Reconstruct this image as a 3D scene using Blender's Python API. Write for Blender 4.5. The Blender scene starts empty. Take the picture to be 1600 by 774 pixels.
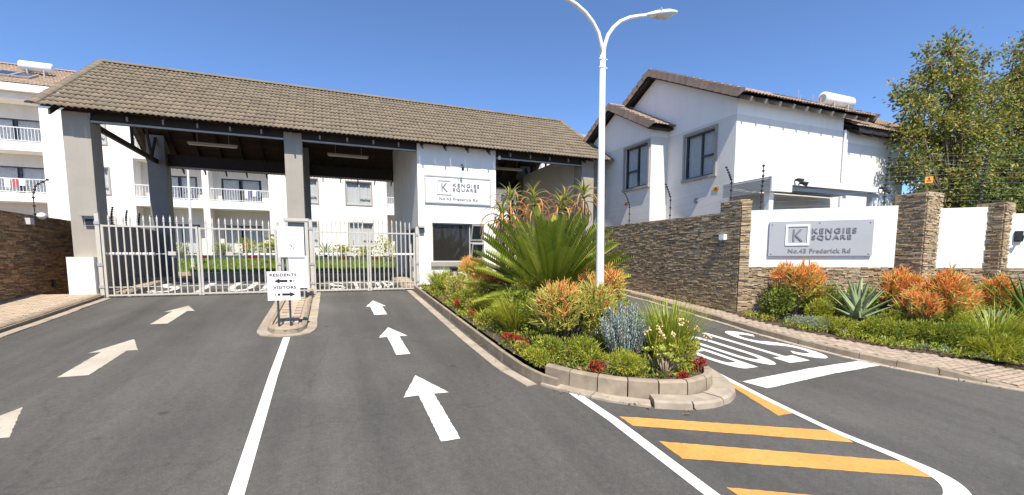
import bpy, math, random
import numpy as np
from mathutils import Matrix, Vector
random.seed(7); RNG = np.random.default_rng(7)
SC = bpy.context.scene; COL = SC.collection
R = math.radians
# ------------------------------------------------------------------ camera, sky, sun, exposure
cam_data = bpy.data.cameras.new('camera'); cam = bpy.data.objects.new('camera', cam_data); COL.objects.link(cam)
cam_data.sensor_fit = 'HORIZONTAL'; cam_data.sensor_width = 36.0; cam_data.lens = 698.96/1600*36.0
cam_data.shift_y = (471.2-387.0)/1600.0
cam_data.clip_start = 0.05; cam_data.clip_end = 3000
cam.location = (0, 0, 2.5); cam.rotation_euler = (math.pi/2-0.0941949, 0, -0.386915)
SC.camera = cam
CAM = np.array([0, 0, 2.5])
SUN_DIR = Vector((-0.10, -0.54, 0.84)).normalized()
elev = math.asin(SUN_DIR.z); azim = math.atan2(SUN_DIR.x, SUN_DIR.y)
world = bpy.data.worlds.new('World'); SC.world = world; world.use_nodes = True
wn = world.node_tree; bg = wn.nodes['Background']
sky = wn.nodes.new('ShaderNodeTexSky'); sky.sky_type = 'NISHITA'; sky.sun_disc = False
sky.sun_elevation = elev; sky.sun_rotation = azim; sky.air_density = 0.78; sky.dust_density = 0.5; sky.ozone_density = 7.5; sky.altitude = 1500
wn.links.new(sky.outputs[0], bg.inputs[0]); bg.inputs[1].default_value = 0.15
sl = bpy.data.lights.new('sun', 'SUN'); sl.energy = 5.0; sl.angle = R(0.53); sl.color = (1.0, 0.92, 0.80)
so = bpy.data.objects.new('sun', sl); COL.objects.link(so)
so.rotation_euler = SUN_DIR.to_track_quat('Z', 'Y').to_euler(); so.location = (0, -20, 40)
SC.view_settings.view_transform = 'Standard'; SC.view_settings.look = 'None'
SC.view_settings.exposure = 0.7; SC.view_settings.gamma = 1.0
try: SC.view_settings.use_curve_mapping = False
except Exception: pass

# ------------------------------------------------------------------ the driveway climbs away from the camera
SL = 0.0776
def gz(y):   # a ramp to just inside the gates, level under the roof, then the lawn bank
    return SL*min(max(y, -3.0), 21.3)+0.226*min(max(y-28.8, 0.0), 4.2)
TILT = math.atan(SL)

# ------------------------------------------------------------------ materials
MATS = {}
def new_mat(name):
    m = bpy.data.materials.new(name); m.use_nodes = True
    nt = m.node_tree; b = nt.nodes['Principled BSDF']
    return m, nt, b
def ramp(nt, stops, interp='LINEAR'):
    r = nt.nodes.new('ShaderNodeValToRGB'); cr = r.color_ramp; cr.interpolation = interp
    while len(cr.elements) < len(stops): cr.elements.new(0.5)
    for e, (p, c) in zip(cr.elements, stops): e.position = p; e.color = (*c, 1)
    return r
def pos(nt): return nt.nodes.new('ShaderNodeNewGeometry')
def noise(nt, scale, detail=4, rough=0.6, vec=None, stretch=None):
    n = nt.nodes.new('ShaderNodeTexNoise'); n.inputs['Scale'].default_value = scale
    n.inputs['Detail'].default_value = detail; n.inputs['Roughness'].default_value = rough
    v = vec if vec is not None else pos(nt).outputs['Position']
    if stretch:
        mp = nt.nodes.new('ShaderNodeMapping'); mp.inputs['Scale'].default_value = stretch
        nt.links.new(v, mp.inputs[0]); v = mp.outputs[0]
    nt.links.new(v, n.inputs['Vector']); return n
def mix(nt, fac, a, b, mode='MIX'):
    m = nt.nodes.new('ShaderNodeMix'); m.data_type = 'RGBA'; m.blend_type = mode
    for s, v in ((m.inputs[0], fac), (m.inputs[6], a), (m.inputs[7], b)):
        if isinstance(v, bpy.types.NodeSocket): nt.links.new(v, s)
        elif isinstance(v, (tuple, list)): s.default_value = (*v, 1)
        else: s.default_value = v
    return m.outputs[2]
def rnd(nt):
    g = pos(nt); o = nt.nodes.new('ShaderNodeObjectInfo')
    a = nt.nodes.new('ShaderNodeMath'); a.operation = 'ADD'
    nt.links.new(g.outputs['Random Per Island'], a.inputs[0]); nt.links.new(o.outputs['Random'], a.inputs[1])
    f = nt.nodes.new('ShaderNodeMath'); f.operation = 'FRACT'; nt.links.new(a.outputs[0], f.inputs[0])
    return f.outputs[0]
def bump(nt, b, h, strength=0.3, dist=0.02):
    n = nt.nodes.new('ShaderNodeBump'); n.inputs['Strength'].default_value = strength; n.inputs['Distance'].default_value = dist
    nt.links.new(h, n.inputs['Height']); nt.links.new(n.outputs[0], b.inputs['Normal'])
def mul(c, k): return tuple(min(1, x*k) for x in c)
def M(name, col, rough=0.6, var=0.12, scale=6.0, bumpy=0.0, bscale=60, metal=0.0, spec=0.4, grime=0.0, per=0.0):
    """plain surface with gentle uneven tone, optional fine relief, dirt patches and piece-to-piece difference"""
    if name in MATS: return MATS[name]
    m, nt, b = new_mat(name)
    n = noise(nt, scale)
    r = ramp(nt, [(0.3, mul(col, 1-var)), (0.7, mul(col, 1+var))]); nt.links.new(n.outputs['Fac'], r.inputs[0])
    c = r.outputs[0]
    if per > 0:
        r2 = ramp(nt, [(0, (1-per,)*3), (1, (1+per*0.0+0.0,)*3)]); nt.links.new(rnd(nt), r2.inputs[0])
        c = mix(nt, 1.0, c, r2.outputs[0], 'MULTIPLY')
    if grime > 0:
        g = noise(nt, 0.9, 6, 0.7, stretch=(1, 1, 0.35)); gr = ramp(nt, [(0.45, (0, 0, 0)), (0.75, (1, 1, 1))]); nt.links.new(g.outputs['Fac'], gr.inputs[0])
        f = nt.nodes.new('ShaderNodeMath'); f.operation = 'MULTIPLY'; f.inputs[1].default_value = grime; nt.links.new(gr.outputs[0], f.inputs[0])
        c = mix(nt, f.outputs[0], c, (0.16, 0.13, 0.1))
    if name.startswith('wall_'):
        g = noise(nt, 2.2, 6, 0.7, stretch=(1, 1, 0.06)); gr = ramp(nt, [(0.32, (0.955, 0.945, 0.93)), (0.6, (1, 1, 1))]); nt.links.new(g.outputs['Fac'], gr.inputs[0])
        c = mix(nt, 1.0, c, gr.outputs[0], 'MULTIPLY')
    nt.links.new(c, b.inputs['Base Color'])
    b.inputs['Roughness'].default_value = rough; b.inputs['Metallic'].default_value = metal
    b.inputs['Specular IOR Level'].default_value = spec
    if bumpy > 0:
        bn = noise(nt, bscale, 5); bump(nt, b, bn.outputs['Fac'], bumpy, 0.01)
    MATS[name] = m; return m
def palette(name, cols, rough=0.85, bumpy=0.4, bscale=40, var=0.2, nscale=9):
    m, nt, b = new_mat(name)
    st = [(i/len(cols), c) for i, c in enumerate(cols)]
    r = ramp(nt, st, 'CONSTANT'); nt.links.new(rnd(nt), r.inputs[0])
    n = noise(nt, nscale, 5); r2 = ramp(nt, [(0.3, (1-var,)*3), (0.7, (1, 1, 1))]); nt.links.new(n.outputs['Fac'], r2.inputs[0])
    c = mix(nt, 1.0, r.outputs[0], r2.outputs[0], 'MULTIPLY'); nt.links.new(c, b.inputs['Base Color'])
    b.inputs['Roughness'].default_value = rough; b.inputs['Specular IOR Level'].default_value = 0.25
    bn = noise(nt, bscale, 5); bump(nt, b, bn.outputs['Fac'], bumpy, 0.01)
    MATS[name] = m; return m
def leafmat(name, cols, rough=0.5, trans=0.33, whole=0.0):
    m, nt, b = new_mat(name)
    r = ramp(nt, [(i/max(1, len(cols)-1), c) for i, c in enumerate(cols)])
    if whole > 0:   # most of the tone belongs to the whole leaf or frond, a little to each leaflet
        o = nt.nodes.new('ShaderNodeObjectInfo'); g = pos(nt); mm = nt.nodes.new('ShaderNodeMix'); mm.inputs[0].default_value = whole
        nt.links.new(g.outputs['Random Per Island'], mm.inputs[2]); nt.links.new(o.outputs['Random'], mm.inputs[3]); nt.links.new(mm.outputs[0], r.inputs[0])
    else: nt.links.new(rnd(nt), r.inputs[0])
    nt.links.new(r.outputs[0], b.inputs['Base Color']); b.inputs['Roughness'].default_value = rough
    b.inputs['Specular IOR Level'].default_value = 0.3
    t = nt.nodes.new('ShaderNodeBsdfTranslucent'); nt.links.new(r.outputs[0], t.inputs[0])
    mx = nt.nodes.new('ShaderNodeMixShader'); mx.inputs[0].default_value = trans
    nt.links.new(b.outputs[0], mx.inputs[1]); nt.links.new(t.outputs[0], mx.inputs[2])
    nt.links.new(mx.outputs[0], nt.nodes['Material Output'].inputs[0])
    MATS[name] = m; return m
def glassmat(name, tint, alpha, rough=0.03):
    m, nt, b = new_mat(name); b.inputs['Base Color'].default_value = (*tint, 1); b.inputs['Roughness'].default_value = rough
    b.inputs['Specular IOR Level'].default_value = 0.8
    t = nt.nodes.new('ShaderNodeBsdfTransparent'); t.inputs[0].default_value = (0.96, 0.97, 0.97, 1)
    mx = nt.nodes.new('ShaderNodeMixShader'); mx.inputs[0].default_value = alpha
    nt.links.new(t.outputs[0], mx.inputs[1]); nt.links.new(b.outputs[0], mx.inputs[2])
    nt.links.new(mx.outputs[0], nt.nodes['Material Output'].inputs[0]); MATS[name] = m; return m

def asphalt():
    m, nt, b = new_mat('asphalt')
    big = noise(nt, 0.35, 5, 0.6); r = ramp(nt, [(0.3, (0.080, 0.077, 0.070)), (0.7, (0.116, 0.111, 0.101))]); nt.links.new(big.outputs['Fac'], r.inputs[0])
    lane = noise(nt, 1.0, 4, 0.6, stretch=(1.6, 0.12, 1)); lr = ramp(nt, [(0.35, (0.80,)*3), (0.65, (1.07,)*3)]); nt.links.new(lane.outputs['Fac'], lr.inputs[0])
    c = mix(nt, 1.0, r.outputs[0], lr.outputs[0], 'MULTIPLY')
    fine = noise(nt, 55, 6, 0.85); fr = ramp(nt, [(0.3, (0.45,)*3), (0.55, (1.0,)*3), (0.66, (1.5,)*3), (0.74, (3.2,)*3)]); nt.links.new(fine.outputs['Fac'], fr.inputs[0])
    c = mix(nt, 0.75, c, fr.outputs[0], 'MULTIPLY')
    mid = noise(nt, 14, 5, 0.75); mr = ramp(nt, [(0.3, (0.8,)*3), (0.7, (1.12,)*3)]); nt.links.new(mid.outputs['Fac'], mr.inputs[0])
    c = mix(nt, 1.0, c, mr.outputs[0], 'MULTIPLY')
    # lanes polished and darkened where wheels run
    sx = nt.nodes.new('ShaderNodeSeparateXYZ'); nt.links.new(pos(nt).outputs['Position'], sx.inputs[0])
    mr_ = nt.nodes.new('ShaderNodeMapRange'); mr_.inputs[1].default_value = -6.5; mr_.inputs[2].default_value = 4.0; nt.links.new(sx.outputs[0], mr_.inputs[0])
    P = lambda x: (x+6.5)/10.5
    tr = ramp(nt, [(0.0, (1, 1, 1))]+[(P(x+d), (v,)*3) for x in (-4.6, -3.0, 0.45, 2.0) for d, v in ((-0.42, 1.0), (-0.1, 0.80), (0.1, 0.80), (0.42, 1.0))])
    nt.links.new(mr_.outputs[0], tr.inputs[0]); tn = noise(nt, 1.2, 4, 0.6, stretch=(1.5, 0.25, 1)); tf = ramp(nt, [(0.3, (0.1,)*3), (0.7, (1, 1, 1))]); nt.links.new(tn.outputs['Fac'], tf.inputs[0])
    c = mix(nt, tf.outputs[0], c, mix(nt, 1.0, c, tr.outputs[0], 'MULTIPLY'))
    # a few oil spots and pale scuffs
    sp = nt.nodes.new('ShaderNodeTexVoronoi'); sp.inputs['Scale'].default_value = 0.75; nt.links.new(pos(nt).outputs['Position'], sp.inputs['Vector'])
    wob = noise(nt, 9, 4); ad = nt.nodes.new('ShaderNodeMath'); ad.operation = 'MULTIPLY_ADD'; nt.links.new(wob.outputs['Fac'], ad.inputs[0]); ad.inputs[1].default_value = 0.12; nt.links.new(sp.outputs['Distance'], ad.inputs[2])
    sr = ramp(nt, [(0.085, (0.45,)*3), (0.12, (1, 1, 1))]); nt.links.new(ad.outputs[0], sr.inputs[0])
    c = mix(nt, 0.75, c, sr.outputs[0], 'MULTIPLY')
    # faint hairline cracks
    vo = nt.nodes.new('ShaderNodeTexVoronoi'); vo.feature = 'DISTANCE_TO_EDGE'; vo.inputs['Scale'].default_value = 0.28
    wn_ = noise(nt, 1.5, 5); va = nt.nodes.new('ShaderNodeVectorMath'); va.operation = 'MULTIPLY_ADD'
    nt.links.new(wn_.outputs['Color'], va.inputs[0]); va.inputs[1].default_value = (0.9, 0.9, 0); nt.links.new(pos(nt).outputs['Position'], va.inputs[2]); nt.links.new(va.outputs[0], vo.inputs['Vector'])
    cr = ramp(nt, [(0.0, (0.6,)*3), (0.006, (1, 1, 1))]); nt.links.new(vo.outputs['Distance'], cr.inputs[0])
    c = mix(nt, 0.5, c, cr.outputs[0], 'MULTIPLY')
    nt.links.new(c, b.inputs['Base Color']); b.inputs['Roughness'].default_value = 0.82; b.inputs['Specular IOR Level'].default_value = 0.3
    bump(nt, b, fine.outputs['Fac'], 0.5, 0.006); MATS['asphalt'] = m; return m
def paint(name, col, wear=0.5):
    m, nt, b = new_mat(name)
    n = noise(nt, 18, 7, 0.75); r = ramp(nt, [(0.30, (0.13, 0.125, 0.115)), (0.30+0.10*wear, mul(col, 0.86)), (0.62, col)]); nt.links.new(n.outputs['Fac'], r.inputs[0])
    d = noise(nt, 1.3, 5); dr = ramp(nt, [(0.35, (0.86, 0.83, 0.78)), (0.6, (1, 1, 1))]); nt.links.new(d.outputs['Fac'], dr.inputs[0])
    c = mix(nt, 1.0, r.outputs[0], dr.outputs[0], 'MULTIPLY')
    f = noise(nt, 130, 3, 0.8); f2 = ramp(nt, [(0.3, (0.85,)*3), (0.6, (1, 1, 1))]); nt.links.new(f.outputs['Fac'], f2.inputs[0])
    c = mix(nt, 0.8, c, f2.outputs[0], 'MULTIPLY')
    nt.links.new(c, b.inputs['Base Color']); b.inputs['Roughness'].default_value = 0.7; bump(nt, b, f.outputs['Fac'], 0.3, 0.004)
    MATS[name] = m; return m
asphalt()
paint('white_paint', (0.80, 0.79, 0.76), 0.6); paint('cream_paint', (0.50, 0.455, 0.38), 0.9); paint('yellow_paint', (0.66, 0.325, 0.08), 0.9)
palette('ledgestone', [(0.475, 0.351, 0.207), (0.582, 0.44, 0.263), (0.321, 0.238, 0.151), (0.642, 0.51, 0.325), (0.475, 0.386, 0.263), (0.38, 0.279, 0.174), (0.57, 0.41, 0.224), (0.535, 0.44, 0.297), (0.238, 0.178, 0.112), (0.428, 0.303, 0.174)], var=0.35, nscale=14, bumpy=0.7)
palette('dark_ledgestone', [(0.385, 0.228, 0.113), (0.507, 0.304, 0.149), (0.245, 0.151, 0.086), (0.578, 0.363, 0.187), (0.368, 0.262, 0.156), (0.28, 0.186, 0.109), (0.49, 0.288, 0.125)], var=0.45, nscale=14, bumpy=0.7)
M('mortar_dark', (0.22, 0.165, 0.11), 0.95, 0.3)
palette('roof_tile_grey', [(0.20, 0.163, 0.115), (0.188, 0.153, 0.109), (0.216, 0.172, 0.12), (0.177, 0.146, 0.105), (0.20, 0.165, 0.118)], var=0.18, nscale=1.6, bumpy=0.3)
palette('roof_tile_brown', [(0.385, 0.28, 0.206), (0.354, 0.262, 0.199), (0.418, 0.297, 0.218), (0.321, 0.249, 0.192)], var=0.25, nscale=7, bumpy=0.3)
palette('paver_brick', [(0.47, 0.37, 0.265), (0.44, 0.35, 0.26), (0.50, 0.395, 0.285), (0.41, 0.33, 0.245), (0.48, 0.385, 0.29)], var=0.25, nscale=10)
palette('paver_weathered', [(0.41, 0.325, 0.245), (0.38, 0.305, 0.235), (0.44, 0.345, 0.26), (0.35, 0.285, 0.22), (0.42, 0.34, 0.265)], var=0.25, nscale=10)
M('joint_sand', (0.33, 0.26, 0.19), 0.95, 0.25, 12)
M('kerb_concrete', (0.305, 0.25, 0.18), 0.9, 0.2, 5, 0.4, 90, grime=0.35, per=0.2)
M('channel_concrete', (0.37, 0.315, 0.24), 0.9, 0.2, 4, 0.4, 90, grime=0.4, per=0.15)
M('soil', (0.075, 0.052, 0.036), 0.95, 0.4, 12, 0.8, 40)
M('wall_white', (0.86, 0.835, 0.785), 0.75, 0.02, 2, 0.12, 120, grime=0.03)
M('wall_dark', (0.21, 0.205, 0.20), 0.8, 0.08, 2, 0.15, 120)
M('wall_grey', (0.335, 0.31, 0.265), 0.8, 0.05, 2, 0.15, 120, grime=0.08)
M('wall_pale', (0.72, 0.695, 0.645), 0.8, 0.04, 2, 0.15, 120, grime=0.06)
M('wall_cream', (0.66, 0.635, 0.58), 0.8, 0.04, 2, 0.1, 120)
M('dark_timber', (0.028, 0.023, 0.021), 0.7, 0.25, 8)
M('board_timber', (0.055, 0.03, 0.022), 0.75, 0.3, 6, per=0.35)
M('gate_metal', (0.50, 0.475, 0.42), 0.45, 0.06, 4)
M('grey_metal', (0.36, 0.37, 0.37), 0.4, 0.05, 4)
M('dark_frame', (0.045, 0.06, 0.07), 0.4, 0.1, 4)
M('pale_frame', (0.42, 0.43, 0.41), 0.45, 0.05, 4)
M('white_metal', (0.82, 0.82, 0.82), 0.35, 0.03, 4)
M('black_metal', (0.02, 0.02, 0.022), 0.5, 0.1)
M('black_print', (0.015, 0.015, 0.015), 0.6, 0.05)
M('grey_print', (0.20, 0.20, 0.21), 0.6, 0.05)
M('light_print', (0.52, 0.52, 0.53), 0.6, 0.03)
M('board_white', (0.90, 0.86, 0.86), 0.45, 0.015, 2)
M('plate_grey', (0.36, 0.375, 0.39), 0.5, 0.03, 3)
M('plate_white', (0.78, 0.78, 0.77), 0.5, 0.02, 3)
M('curtain', (0.85, 0.85, 0.85), 0.9, 0.08, 10)
M('room_dark', (0.10, 0.085, 0.07), 0.9, 0.2)
M('orange_plastic', (0.85, 0.33, 0.04), 0.5, 0.05)
M('yellow_plastic', (0.72, 0.44, 0.05), 0.5, 0.08)
M('red_plastic', (0.62, 0.06, 0.05), 0.5, 0.08)
M('blue_cloth', (0.05, 0.09, 0.2), 0.9, 0.1)
M('red_cloth', (0.55, 0.06, 0.07), 0.9, 0.1)
M('white_cloth', (0.8, 0.8, 0.78), 0.9, 0.05)
M('fence_wire', (0.30, 0.30, 0.29), 0.4, 0.02, metal=0.6)
M('pale_stem', (0.30, 0.22, 0.14), 0.9, 0.3, 10)
M('bark', (0.15, 0.115, 0.085), 0.95, 0.3, 10, 0.7, 30)
M('solar_panel', (0.03, 0.045, 0.08), 0.12, 0.1)
M('lamp_lens', (0.6, 0.62, 0.62), 0.2, 0.03)
M('tube_white', (0.78, 0.77, 0.72), 0.4, 0.02)
glassmat('glass_dark', (0.03, 0.045, 0.055), 0.72); glassmat('glass_clear', (0.05, 0.06, 0.07), 0.14); glassmat('glass_smoky', (0.06, 0.055, 0.05), 0.32)
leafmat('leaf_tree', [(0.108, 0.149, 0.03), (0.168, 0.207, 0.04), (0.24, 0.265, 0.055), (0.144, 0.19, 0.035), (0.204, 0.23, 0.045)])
leafmat('leaf_bronze_lit', [(0.276, 0.287, 0.06), (0.38, 0.31, 0.07), (0.46, 0.322, 0.075), (0.345, 0.333, 0.07)])
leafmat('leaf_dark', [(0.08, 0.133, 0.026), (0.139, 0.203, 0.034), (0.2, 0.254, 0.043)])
leafmat('leaf_green', [(0.22, 0.302, 0.03), (0.314, 0.378, 0.038), (0.407, 0.429, 0.055), (0.172, 0.239, 0.027)])
leafmat('leaf_lime', [(0.374, 0.373, 0.039), (0.483, 0.447, 0.055), (0.286, 0.308, 0.033)])
leafmat('leaf_grey', [(0.286, 0.343, 0.263), (0.372, 0.429, 0.325), (0.215, 0.272, 0.213)])
leafmat('leaf_blue', [(0.378, 0.468, 0.425), (0.459, 0.559, 0.5), (0.27, 0.351, 0.325), (0.567, 0.624, 0.562)], trans=0.1)
leafmat('blade_green', [(0.281, 0.347, 0.036), (0.407, 0.44, 0.054), (0.191, 0.252, 0.03), (0.533, 0.493, 0.09)])
leafmat('stick_green', [(0.389, 0.428, 0.055), (0.518, 0.524, 0.09), (0.288, 0.345, 0.045), (0.605, 0.552, 0.13)], trans=0.1)
leafmat('stick_orange', [(0.88, 0.33, 0.085), (0.92, 0.43, 0.14), (0.83, 0.3, 0.075), (0.92, 0.5, 0.2)], trans=0.3)
leafmat('stick_gold', [(0.529, 0.494, 0.12), (0.575, 0.414, 0.11), (0.46, 0.46, 0.1)], trans=0.15)
leafmat('leaf_red', [(0.33, 0.03, 0.02), (0.42, 0.055, 0.035), (0.24, 0.03, 0.02), (0.30, 0.09, 0.04)], trans=0.1)
leafmat('leaf_cycad', whole=0.6, cols=[(0.1, 0.15, 0.02), (0.16, 0.215, 0.025), (0.23, 0.28, 0.035), (0.3, 0.33, 0.055), (0.13, 0.18, 0.022)], rough=0.35, trans=0.15)
leafmat('leaf_cycad_old', [(0.336, 0.315, 0.052), (0.266, 0.287, 0.046)], rough=0.4, trans=0.15)
leafmat('leaf_aloe', [(0.24, 0.285, 0.048), (0.345, 0.345, 0.066), (0.18, 0.232, 0.042)], trans=0.05)
leafmat('leaf_aloe_tip', [(0.528, 0.246, 0.072), (0.456, 0.189, 0.06), (0.504, 0.334, 0.096)], trans=0.05)
leafmat('leaf_agave', [(0.25, 0.312, 0.169), (0.312, 0.382, 0.208), (0.204, 0.266, 0.143)], trans=0.03)
leafmat('leaf_agave_dry', [(0.36, 0.22, 0.10), (0.30, 0.17, 0.08)], trans=0.03)
leafmat('leaf_jade', [(0.296, 0.359, 0.05), (0.39, 0.419, 0.072), (0.468, 0.448, 0.099)], trans=0.05)
leafmat('petal_cream', [(0.70, 0.52, 0.22), (0.75, 0.62, 0.36)], trans=0.2)
leafmat('lawn', [(0.153, 0.232, 0.033), (0.221, 0.288, 0.046), (0.111, 0.176, 0.026)])
def mt(*names): return [MATS[n] for n in names]

# ------------------------------------------------------------------ mesh builder and scene tree
class MB:
    def __init__(s): s.v = []; s.f = []; s.m = []; s.cur = 0
    def add(s, verts, faces, mi=None):
        k = len(s.v); s.v.extend(map(tuple, verts)); mi = s.cur if mi is None else mi
        for f in faces: s.f.append(tuple(i+k for i in f)); s.m.append(mi)
        return s
    def box(s, x0, x1, y0, y1, z0, z1, mi=None):
        v = [(x0,y0,z0),(x1,y0,z0),(x1,y1,z0),(x0,y1,z0),(x0,y0,z1),(x1,y0,z1),(x1,y1,z1),(x0,y1,z1)]
        return s.add(v, [(0,3,2,1),(4,5,6,7),(0,1,5,4),(1,2,6,5),(2,3,7,6),(3,0,4,7)], mi)
    def obox(s, o, u, v, n, u0, u1, v0, v1, n0, n1, mi=None):
        o, u, v, n = map(np.array, (o, u, v, n))
        P = [o+u*a+v*b+n*c for c in (n0, n1) for b in (v0, v1) for a in (u0, u1)]
        return s.add(P, [(0,2,3,1),(4,5,7,6),(0,1,5,4),(1,3,7,5),(3,2,6,7),(2,0,4,6)], mi)
    def tube(s, pts, rad, n=6, mi=None, cap=True):
        pts = [np.array(p, float) for p in pts]; k = len(pts)
        rad = [rad]*k if np.isscalar(rad) else rad
        V = []; up = None
        for i, p in enumerate(pts):
            t = pts[min(i+1, k-1)]-pts[max(i-1, 0)]; t = t/(np.linalg.norm(t)+1e-9)
            if up is None:
                a = np.array([0, 0, 1.0]) if abs(t[2]) < 0.9 else np.array([1.0, 0, 0])
            else: a = up
            x = np.cross(a, t); x /= np.linalg.norm(x)+1e-9; y = np.cross(t, x); up = y
            for j in range(n):
                th = 2*math.pi*(j+0.5)/n; V.append(p+rad[i]*(math.cos(th)*x+math.sin(th)*y))
        F = [(i*n+j, i*n+(j+1) % n, (i+1)*n+(j+1) % n, (i+1)*n+j) for i in range(k-1) for j in range(n)]
        if cap: F += [tuple(range(n))[::-1], tuple((k-1)*n+j for j in range(n))]
        return s.add(V, F, mi)
    def prism(s, poly, z0, z1, mi=None):
        n = len(poly); V = [(x, y, z0) for x, y in poly]+[(x, y, z1) for x, y in poly]
        F = [tuple(range(n))[::-1], tuple(range(n, 2*n))]+[(i, (i+1) % n, n+(i+1) % n, n+i) for i in range(n)]
        return s.add(V, F, mi)
    def lathe(s, prof, n=12, o=(0, 0, 0), mi=None):
        V = [(o[0]+r*math.cos(2*math.pi*j/n), o[1]+r*math.sin(2*math.pi*j/n), o[2]+z) for r, z in prof for j in range(n)]
        k = len(prof); F = [(i*n+j, i*n+(j+1) % n, (i+1)*n+(j+1) % n, (i+1)*n+j) for i in range(k-1) for j in range(n)]
        F += [tuple(range(n))[::-1], tuple((k-1)*n+j for j in range(n))]
        return s.add(V, F, mi)
    def shear(s, dh=0.0):
        s.v = [(x, y, z+gz(y)+dh) for x, y, z in s.v]; return s
    def mesh(s, name, mats, smooth=False, origin=(0, 0, 0)):
        me = bpy.data.meshes.new(name); o = np.array(origin, float)
        V = np.array(s.v, float).reshape(-1, 3)-o
        me.from_pydata(V.tolist(), [], s.f); me.validate()
        for m in mats: me.materials.append(m)
        if len(me.polygons) == len(s.m): me.polygons.foreach_set('material_index', s.m)
        if smooth: me.polygons.foreach_set('use_smooth', [True]*len(me.polygons))
        me.update(); return me
    def build(s, name, mats, parent=None, smooth=False, kind=None):
        if isinstance(mats, str): mats = mt(mats)
        o = origin_of(parent) if parent is not None else (0, 0, 0)
        if parent is None and kind != 'structure' and s.v:
            a = np.array(s.v); o = tuple((a.min(0)+a.max(0))/2*np.array([1, 1, 0])+np.array([0, 0, a[:, 2].min()]))
        ob = bpy.data.objects.new(name, s.mesh(name, mats, smooth, o)); COL.objects.link(ob)
        if parent is not None: ob.parent = parent; ORG[ob] = o
        else: ob.location = o; ORG[ob] = tuple(o)
        if kind: ob['kind'] = kind
        return ob
ORG = {}
def origin_of(p): return ORG[p]
def thing(name, label, cat, loc=(0, 0, 0), group=None):
    o = bpy.data.objects.new(name, None); COL.objects.link(o); o.location = loc; o.empty_display_size = 0.2
    ORG[o] = tuple(loc); o['label'] = label; o['category'] = cat
    if group: o['group'] = group
    return o
def tag(o, label, cat, group=None, kind=None):
    o['label'] = label; o['category'] = cat
    if group: o['group'] = group
    if kind: o['kind'] = kind
    return o
def dup(root, loc, label=None, rz=0.0, sc=1.0):
    def cp(o, parent):
        c = o.copy(); COL.objects.link(c)
        if parent is not None: c.parent = parent
        for ch in o.children: cp(ch, c)
        return c
    r = cp(root, None); r.location = loc; r.rotation_euler = (0, 0, rz); r.scale = (sc, sc, sc)
    if label: r['label'] = label
    return r
def rough_box(j=0.12, seed=0):
    rs = np.random.default_rng(seed)
    V = np.array([(x, y, z) for z in (-.5, .5) for y in (-.5, .5) for x in (-.5, .5)])+rs.uniform(-j, j, (8, 3))*np.array([0.5, 0.5, 1.0])
    return V, [(0,2,3,1),(4,5,7,6),(0,1,5,4),(1,3,7,5),(3,2,6,7),(2,0,4,6)]
def pieces(name, templates, items, parent, mat, limit=300, smooth=False, rest=None):
    """alike pieces: the nearest ones become parts that share mesh data, the others one part of real geometry"""
    mats = mt(mat) if isinstance(mat, str) else mat
    o = np.array(origin_of(parent))
    items = sorted(items, key=lambda it: np.linalg.norm(it[1][:3, 3]-CAM))
    mes = {}
    for t, m in items[:limit]:
        if t not in mes:
            b = MB(); b.add(*templates[t]); mes[t] = b.mesh(name, mats, smooth)
        ob = bpy.data.objects.new(name, mes[t]); COL.objects.link(ob); ob.parent = parent
        mm = m.copy(); mm[:3, 3] -= o; ob.matrix_local = Matrix(mm.tolist())
    if len(items) > limit:
        b = MB()
        for t, m in items[limit:]:
            V, F = templates[t]; V = np.asarray(V)@m[:3, :3].T+m[:3, 3]; b.add(V, F)
        r = b.build(rest or name+'s', mats, parent, smooth); r['kind'] = 'stuff'
def mat4(u, v, n, o):
    m = np.eye(4); m[:3, 0] = u; m[:3, 1] = v; m[:3, 2] = n; m[:3, 3] = o; return m
STONES = [rough_box(0.13, i) for i in range(8)]
def stones(parent, faces, mat='ledgestone', h=(0.035, 0.075), ln=(0.14, 0.5), limit=300):
    """faces: (origin, u, n, width, height): courses of split ledgestone standing a little proud of the wall face"""
    items = []
    for o, u, n, w, H in faces:
        o, u, n = map(lambda a: np.array(a, float), (o, u, n)); up = np.array([0, 0, 1.0]); z = 0
        while z < H-0.015:
            hh = min(random.uniform(*h), H-z); x = 0
            while x < w-0.02:
                l = min(random.uniform(*ln), w-x)
                if w-x-l < 0.08: l = w-x
                d = random.uniform(0.035, 0.062)
                c = o+u*(x+l/2)+up*(z+hh/2)+n*(d/2-0.012)
                items.append((random.randrange(8), mat4(u*(l-0.008), n*d*-1.0, up*(hh-0.007), c))); x += l
            z += hh
    pieces('stone', STONES, items, parent, mat, limit, rest='stone_courses')
def text_geo(s, ext=0.01, off=0.0, spacing=1.0):
    cu = bpy.data.curves.new('lettering', 'FONT'); cu.body = s; cu.extrude = ext; cu.offset = off; cu.resolution_u = 4; cu.space_character = spacing
    ob = bpy.data.objects.new('lettering', cu); COL.objects.link(ob)
    dg = bpy.context.evaluated_depsgraph_get(); me = bpy.data.meshes.new_from_object(ob.evaluated_get(dg))
    V = np.array([v.co[:] for v in me.vertices]); F = [tuple(p.vertices) for p in me.polygons]
    bpy.data.objects.remove(ob); bpy.data.curves.remove(cu); bpy.data.meshes.remove(me)
    lo, hi = V.min(0), V.max(0); V[:, :2] = (V[:, :2]-lo[:2])/(hi[:2]-lo[:2]); return V, F
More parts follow.
